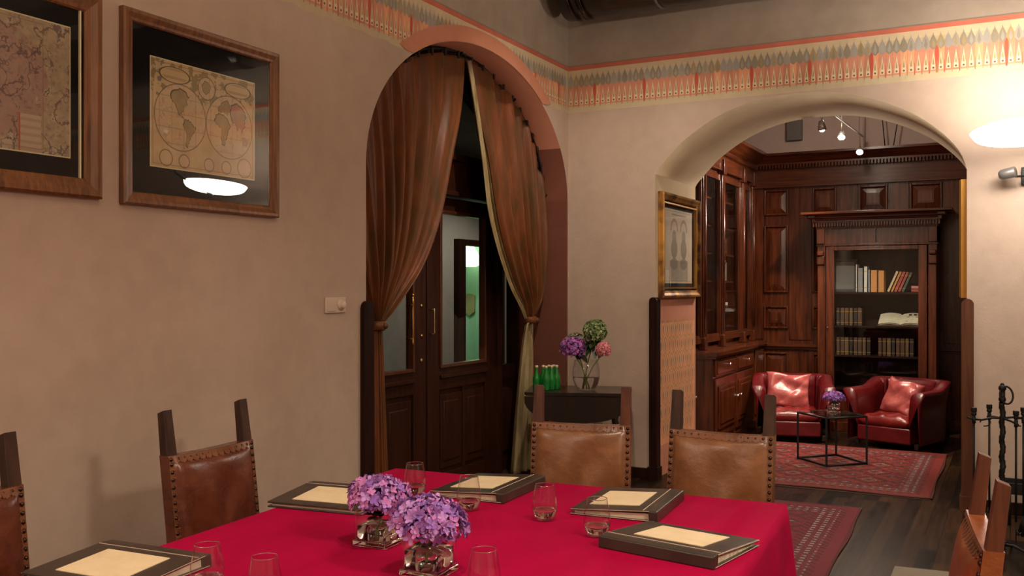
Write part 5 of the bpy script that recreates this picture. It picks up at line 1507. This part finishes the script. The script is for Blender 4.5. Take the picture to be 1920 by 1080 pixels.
# round vase
V_ = thing('glass_vase', 'round clear glass vase of water on the black side table', 'vase', (.395, -.525, STZ))
mb = MB()
out = [(0, 0), (.055, 0), (.070, .006), (.090, .035), (.104, .08), (.108, .12), (.104, .17), (.094, .215), (.090, .235)]
inn = [(.0875, .235), (.0915, .215), (.1015, .17), (.1055, .12), (.1015, .08), (.087, .038), (.066, .012), (0, .012)]
mb.lathe(out + inn, 40); mb.build('bowl', 'tumbler_glass', V_)
mb = MB(); mb.lathe([(0, .0125), (.065, .0128), (.086, .039), (.1005, .08), (.1030, .10), (0, .10)], 40); mb.build('water', 'water', V_)
def bouquet(label, cat_loc, base, c, rx, rz_, n, fs, mats, seed, leaves, lo=-.6, wts=None):
    t = thing('hydrangea', label, 'flower', base, 0, 'flowers in the round vase')
    cl_ = Vector(c) - Vector(base)
    mb = MB(); bloom(mb, cl_, rx, rz_, n, fs, mats, seed, lo, (0, 0), wts); mb.build('bloom', mats, t, fix=False)
    mb = MB(); mb.tube([(0, 0, 0), tuple(cl_ * .45 + Vector((0, 0, .02))), tuple(cl_ - Vector((0, 0, rz_ * .4)))], .0045, 8); mb.build('stem', 'stem_green', t)
    for (a, ln, dz, mt) in leaves:
        mb = MB(); p = cl_ - Vector((0, 0, rz_ * .7)); leaf_shape(mb, tuple(p), (p.x + ln * math.cos(a), p.y + ln * math.sin(a), p.z + dz), ln * .35, .01); mb.build('leaf', mt, t)
    return t
bouquet('large purple hydrangea leaning out of the left of the round vase', None, (.41, -.51, STZ + .03), (.305, -.58, 1.085), .098, .085, 260, .015, ['petal_mauve', 'petal_violet', 'petal_magenta', 'petal_plum'], 21, [(2.5, .08, .02, 'leaf_dark'), (.3, .09, .03, 'leaf_dark')], -.7)
bouquet('dark green hydrangea standing tallest in the round vase', None, (.37, -.52, STZ + .03), (.465, -.51, 1.215), .092, .088, 330, .0125, ['petal_green', 'petal_green_dark', 'petal_cream', 'petal_green_dark'], 22, [(0, .08, -.05, 'leaf_dark'), (-1.6, .09, -.06, 'leaf_dark'), (-2.4, .11, -.07, 'leaf_dark'), (-.8, .09, -.09, 'leaf_dark'), (-2.0, .10, -.13, 'leaf_dark'), (-1.2, .08, -.14, 'leaf_dark'), (-2.9, .12, -.10, 'leaf_dark')], -.8, (4, 3, 2, 2))
bouquet('small pink flower leaning out of the right of the round vase', None, (.38, -.54, STZ + .03), (.545, -.54, 1.075), .060, .060, 190, .011, ['petal_pink', 'petal_rose', 'petal_pink', 'petal_rose'], 23, [(2.6, .06, -.02, 'leaf_dark')], -.8)
bouquet('pale green hydrangea half hidden behind the purple one', None, (.39, -.50, STZ + .03), (.285, -.48, 1.11), .092, .085, 220, .012, ['petal_cream', 'petal_green', 'petal_green', 'petal_green_dark'], 24, [(2.6, .06, -.02, 'leaf_green'), (-.9, .12, -.05, 'leaf_dark'), (-.3, .12, -.08, 'leaf_dark')], -.6)

# ---- air duct
DU = thing('air_duct', 'round dark metal air duct running along the top of the wall', 'duct', (.14, -.36, 3.99))
mb = MB(); mb.T = Matrix.Rotation(PI / 2, 4, 'Y'); mb.lathe([(0, 0), (.255, 0), (.28, .02), (.28, 6.1), (0, 6.1)], 56); mb.T = Matrix.Identity(4); mb.build('pipe', 'duct_metal', DU)
for xx in (.10, .17, .20, 1.6, 1.64, 3.2, 3.24):
    mb = MB(); mb.T = Matrix.Translation((xx, 0, 0)) @ Matrix.Rotation(PI / 2, 4, 'Y'); mb.lathe([(.279, -.014), (.289, -.008), (.289, .008), (.279, .014)], 56); mb.T = Matrix.Identity(4); mb.build('seam_band', 'duct_metal', DU)
for xx in (.8, 2.8, 4.8):
    mb = MB(); mb.box(xx - .012, xx + .012, -.003, .003, .28, .61); mb.T = Matrix.Translation((xx, 0, 0)) @ Matrix.Rotation(PI / 2, 4, 'Y'); mb.lathe([(.279, -.012), (.2855, -.012), (.2855, .012), (.279, .012)], 56); mb.T = Matrix.Identity(4); mb.build('hanger', 'grey_metal', DU)

# ---- bowl lamps
def bowl_lamp(label, loc, zs):
    glow = ('bowl_glow', 'bowl_glow_strong', 'bowl_glow_rear')[zs]
    t = thing('bowl_lamp', label, 'lamp', loc, 0, 'white glass bowl lamps on slanted rods')
    mb = MB(); R_ = .30
    out = [(0, -.075)] + [(R_ * math.sin(a), -.075 * math.cos(a) ** .8 if math.cos(a) > 0 else 0) for a in [PI / 2 * k / 12 for k in range(1, 12)]] + [(R_ + .012, .012)]
    inn = [(R_ + .004, .018)] + [(r * .975, z + .012) for r, z in out[-2::-1]]
    mb.T = Euler((math.radians(-7), math.radians(-4), 0)).to_matrix().to_4x4() @ Matrix.Diagonal((1.08, .80, 1.05, 1.0)); mb.lathe(out + inn, 48); mb.T = Matrix.Identity(4); mb.build('glass_bowl', glow, t)
    mb = MB(); mb.tube([(.02, .0, -.10), (.22, -.28, .10), (.42, -.26, .53)], .011, 10); mb.build('rod', 'grey_metal', t)
    mb = MB(); mb.T = Matrix.Translation((.42, -.26, .50)); mb.lathe([(0, 0), (.045, 0), (.055, .01), (.055, .12), (.045, .13), (0, .13)], 20); mb.T = Matrix.Identity(4); mb.build('weight', 'grey_metal', t)
    mb = MB(); mb.tube([(.42, -.26, .62), (.42, -.26, ZC - loc[2])], .003, 6); mb.build('suspension_wire', 'black_iron', t)
    return t
bowl_lamp('glowing white glass bowl lamp at the right edge over the wall', BOWLS[0][0], 0)
bowl_lamp('glowing white glass bowl lamp hanging right of the table, out of the picture', BOWLS[1][0], 1)
bowl_lamp('glowing white glass bowl lamp hanging behind the photographer', BOWLS[2][0], 2)
# ceiling spot of the dining room
SP = thing('ceiling_spot', 'small round ceiling spotlight above the dining table', 'spotlight', (2.6, -5.4, ZC), 0, 'ceiling spotlights')
mb = MB(); mb.lathe([(0, 0), (.02, 0), (.02, -.22), (.045, -.24), (.05, -.34), (.046, -.34), (.04, -.26), (0, -.26)], 20); mb.build('body', 'grey_metal', SP)
mb = MB(); mb.lathe([(0, -.335), (.038, -.335), (.038, -.33), (0, -.33)], 20); mb.build('bulb', 'bowl_glow', SP)

SP2 = copy_tree(SP); SP2.location = (1.15, -1.95, ZC); SP2['label'] = 'small round ceiling spotlight near the corner above the side table'

# ---- grey wall spot near the right edge
WS = thing('wall_spotlight', 'small grey swivel spotlight on the wall under the bowl lamp', 'spotlight', (3.42, 0, 2.31))
mb = MB(); mb.box(-.03, .05, -.03, 0, -.06, .06, 0, .005); mb.build('wall_plate', 'black_iron', WS)
mb = MB(); mb.tube([(0, -.02, -.01), (0, -.10, -.01), (-.07, -.13, -.01), (-.10, -.13, .0)], .008, 8); mb.build('arm', 'black_iron', WS)
mb = MB(); mb.T = Matrix.Translation((-.115, -.14, .01)) @ Matrix.Rotation(math.radians(80), 4, 'Y') @ Matrix.Rotation(math.radians(15), 4, 'X')
mb.lathe([(0, -.055), (.022, -.05), (.034, -.035), (.036, -.02), (.036, .05), (.032, .055), (0, .055)], 20); mb.T = Matrix.Identity(4); mb.build('head', 'grey_metal', WS)

# ---- fireplace tools
FT = thing('fireplace_tool_stand', 'black wrought iron fireplace tool stand with twisted post and ring on top', 'tool stand', (3.285, -1.10, 0), 28)
mb = MB()
N = 60
mb.tube([(.0035 * math.cos(i * .9), .0035 * math.sin(i * .9), .02 + i / N * .86) for i in range(N + 1)], [.0145 if i % 2 else .0175 for i in range(N + 1)], 8)
mb.ball((0, 0, .90), .021, 0, 10); mb.tube([(0, 0, .88), (0, 0, .95)], .016, 8); mb.ball((0, 0, .965), .022, 0, 10); mb.ball((0, 0, .985), .012, 0, 8)
mb.build('twisted_post', 'black_iron', FT)
mb = MB(); mb.tube([(.018 + .038 * math.cos(2 * PI * k / 24), -.012 + .01 * math.sin(2 * PI * k / 24), .925 + .05 * math.sin(2 * PI * k / 24)) for k in range(25)], .0058, 8, cap=False); mb.build('ring', 'black_iron', FT)
mb = MB()
mb.tube([(-.205, 0, .795), (-.17, 0, .785), (-.12, 0, .78), (-.06, 0, .792), (0, 0, .79), (.06, 0, .795), (.12, 0, .79), (.17, 0, .775), (.205, 0, .78)], .0065, 8)
mb.tube([(0, -.17, .775), (0, -.10, .785), (0, 0, .79), (0, .10, .785), (0, .17, .775)], .0065, 8)
for s_ in (-1, 1):
    mb.tube([(s_ * (.10 + .03 * math.cos(k * .5)), .0, .765 + .022 * math.sin(k * .5)) for k in range(11)], .004, 6)
mb.build('cross_arm', 'black_iron', FT)
mb = MB()
for a in range(4):
    c, s_ = math.cos(a * PI / 2 + PI / 4), math.sin(a * PI / 2 + PI / 4); mb.tube([(0, 0, .05), (.06 * c, .06 * s_, .055), (.13 * c, .13 * s_, .03), (.16 * c, .16 * s_, .008)], .009, 8)
mb.build('foot', 'black_iron', FT)
rzF = math.radians(28)
def hung(label, dx, dy, kind):
    x = 3.285 + dx * math.cos(rzF) - dy * math.sin(rzF); y = -1.10 + dx * math.sin(rzF) + dy * math.cos(rzF)
    t = thing('fireplace_' + kind, label, 'fireplace tool', (x, y, .10), 28, 'fireplace tools hanging on the stand')
    mb = MB(); mb.tube([(0, 0, .12), (0, 0, .66)], .0065, 8); mb.build('shaft', 'black_iron', t)
    mb = MB(); mb.tube([(0, 0, .66), (0, 0, .70)], .011, 8); mb.ball((0, 0, .715), .0155, 0, 10); mb.box(-.013, .013, -.013, .013, .725, .752, 0, .004); mb.build('handle', 'black_iron', t)
    mb = MB()
    if kind == 'shovel': mb.hexa([(-.045, -.01, .0), (.045, -.01, .0), (.045, .0, .0), (-.045, .0, .0), (-.035, -.006, .12), (.035, -.006, .12), (.035, .004, .12), (-.035, .004, .12)])
    elif kind == 'poker': mb.tube([(0, 0, .12), (0, 0, 0)], [.006, .002], 8); mb.tube([(0, 0, .07), (.02, 0, .05), (.03, 0, .06)], .004, 6)
    elif kind == 'brush':
        for k in range(24): a = k * 2.4; mb.tube([(0, 0, .13), (.035 * math.cos(a) * (k / 24) ** .5, .035 * math.sin(a) * (k / 24) ** .5, .0)], .003, 4)
    else:
        for s_ in (-1, 1): mb.tube([(0, 0, .14), (s_ * .025, 0, .08), (s_ * .008, 0, 0)], .004, 6)
    mb.build({'shovel': 'blade', 'poker': 'point', 'brush': 'bristles', 'tongs': 'jaws'}[kind], 'black_iron', t)
hung('black iron shovel hanging at the left end of the tool stand', -.165, 0.002, 'shovel')
hung('black iron poker hanging at the left front of the tool stand, near the shovel', -.0, -.150, 'poker')
hung('black iron brush hanging right of the twisted post', .125, 0.002, 'brush')
hung('black iron tongs hanging at the rear of the tool stand', 0, .15, 'tongs')
# log rack right of the tools
LR = thing('log_rack', 'low black iron log rack with scrolled ends behind the tool stand', 'log rack', (3.62, -.32, 0), 0)
mb = MB(); mb.box(-.34, .42, -.012, .0, .20, .275, 0, .003); mb.box(-.34, .42, .17, .18, .20, .275, 0, .003); mb.build('side_bar', 'black_iron', LR)
mb = MB()
for yy in (-.02, .19):
    for s_, x0 in ((-1, -.30), (1, .38)):
        mb.tube([(x0, yy, 0), (x0, yy, .25)], .009, 8)
mb.build('leg', 'black_iron', LR)
mb = MB()
mb.tube([(-.12 + .0 * k, -.03, .0) if False else (-.10 - .10 * math.sin(PI * k / 14), -.035, .02 + .50 * k / 14) for k in range(15)], .009, 8)
mb.tube([(-.10 + .05 * math.cos(k * .6), -.035, .52 + .05 * math.sin(k * .6)) for k in range(9)], .007, 8)
mb.build('scroll', 'black_iron', LR)
# hearth stone
mb = MB(); mb.hexa([(2.775, -3.0, 0), (5.2, -3.0, 0), (5.2, -1.62, 0), (2.775, -1.84, 0), (2.775, -3.0, .05), (5.2, -3.0, .05), (5.2, -1.62, .05), (2.775, -1.84, .05)], 0, .006)
o = mb.build('hearth_slab', 'stone'); tag(o, 'pale stone hearth slab on the floor at the bottom right', 'hearth')

# ---- library ceiling track
TK = thing('spotlight_track', 'thin metal ceiling track carrying the three library spotlights', 'light track', (1.83, 2.55, 3.22))
mb = MB(); mb.tube([(-.03, -1.15, 0), (.0, 0, .0), (.05, 1.15, 0)], .010, 8); mb.build('rail', 'track_grey', TK)
for yy in (-1.0, .0, 1.0):
    mb = MB(); mb.tube([(0.03 * yy, yy, 0), (0.03 * yy, yy, LZ - 3.22)], .004, 6); mb.build('suspension_wire', 'track_grey', TK)
for k, ((x, y, z), nm, tg) in enumerate(zip(LSPOTS, ('nearest', 'middle', 'rearmost'), ((1.9, 1.0, .4), (1.9, -.4, .9), (1.9, .6, .2)))):
    t = thing('track_spotlight', 'glowing halogen spotlight, %s of the three on the library track' % nm, 'spotlight', (x, y, z), 0, 'halogen spotlights on the library track')
    d = (Vector((1.9, 0.5 + .3 * k, 1.0)) - Vector((x, y, z))).normalized()
    if k == 0: d = Vector((.1, .25, -1)).normalized()
    mb = MB(); mb.T = d.to_track_quat('Z', 'Y').to_matrix().to_4x4()
    mb.lathe([(0, -.06), (.02, -.055), (.034, -.01), (.038, .03), (.034, .03), (.026, .0), (0, -.01)], 18); mb.build('shade', 'track_grey', t)
    mb = MB(); mb.ball((0, 0, 0), .024, 0, 12); mb.T = Matrix.Identity(4); o = mb.build('bulb', 'spot_glow', t); o.location = tuple(d * .026 + Vector((0, -.012, -.0)))
    mb = MB(); mb.tube([(0, 0, .04), (0.0, 0, 3.21 - z)], .006, 8); mb.build('stem', 'track_grey', t)
# grey box and thin rods high on the library wall
mb = MB(); mb.box(-.085, .085, -.07, 0, -.12, .16, 0, .006); o = mb.build('wall_speaker', 'box_grey'); o.location = (1.10, LY1, 3.38); tag(o, 'grey square box high on the library wall left of the spotlights', 'box')
RODS = thing('hanging_rods', 'pair of thin dark rods in a V above the library cornice', 'rods', (2.15, 3.80, 3.10))
mb = MB(); mb.tube([(-.055, 0, 0), (-.10, .0, .50)], .006, 6); mb.tube([(.03, 0, 0), (.11, .0, .50)], .006, 6); mb.build('rod', 'black_iron', RODS)
mb = MB(); mb.tube([(0, 0, 0), (0, 0, .89)], .012, 8); o = mb.build('pipe', 'library_plaster'); o.location = (1.86, 3.92, 3.10); tag(o, 'thin painted pipe running up the library wall by the spotlights', 'pipe')
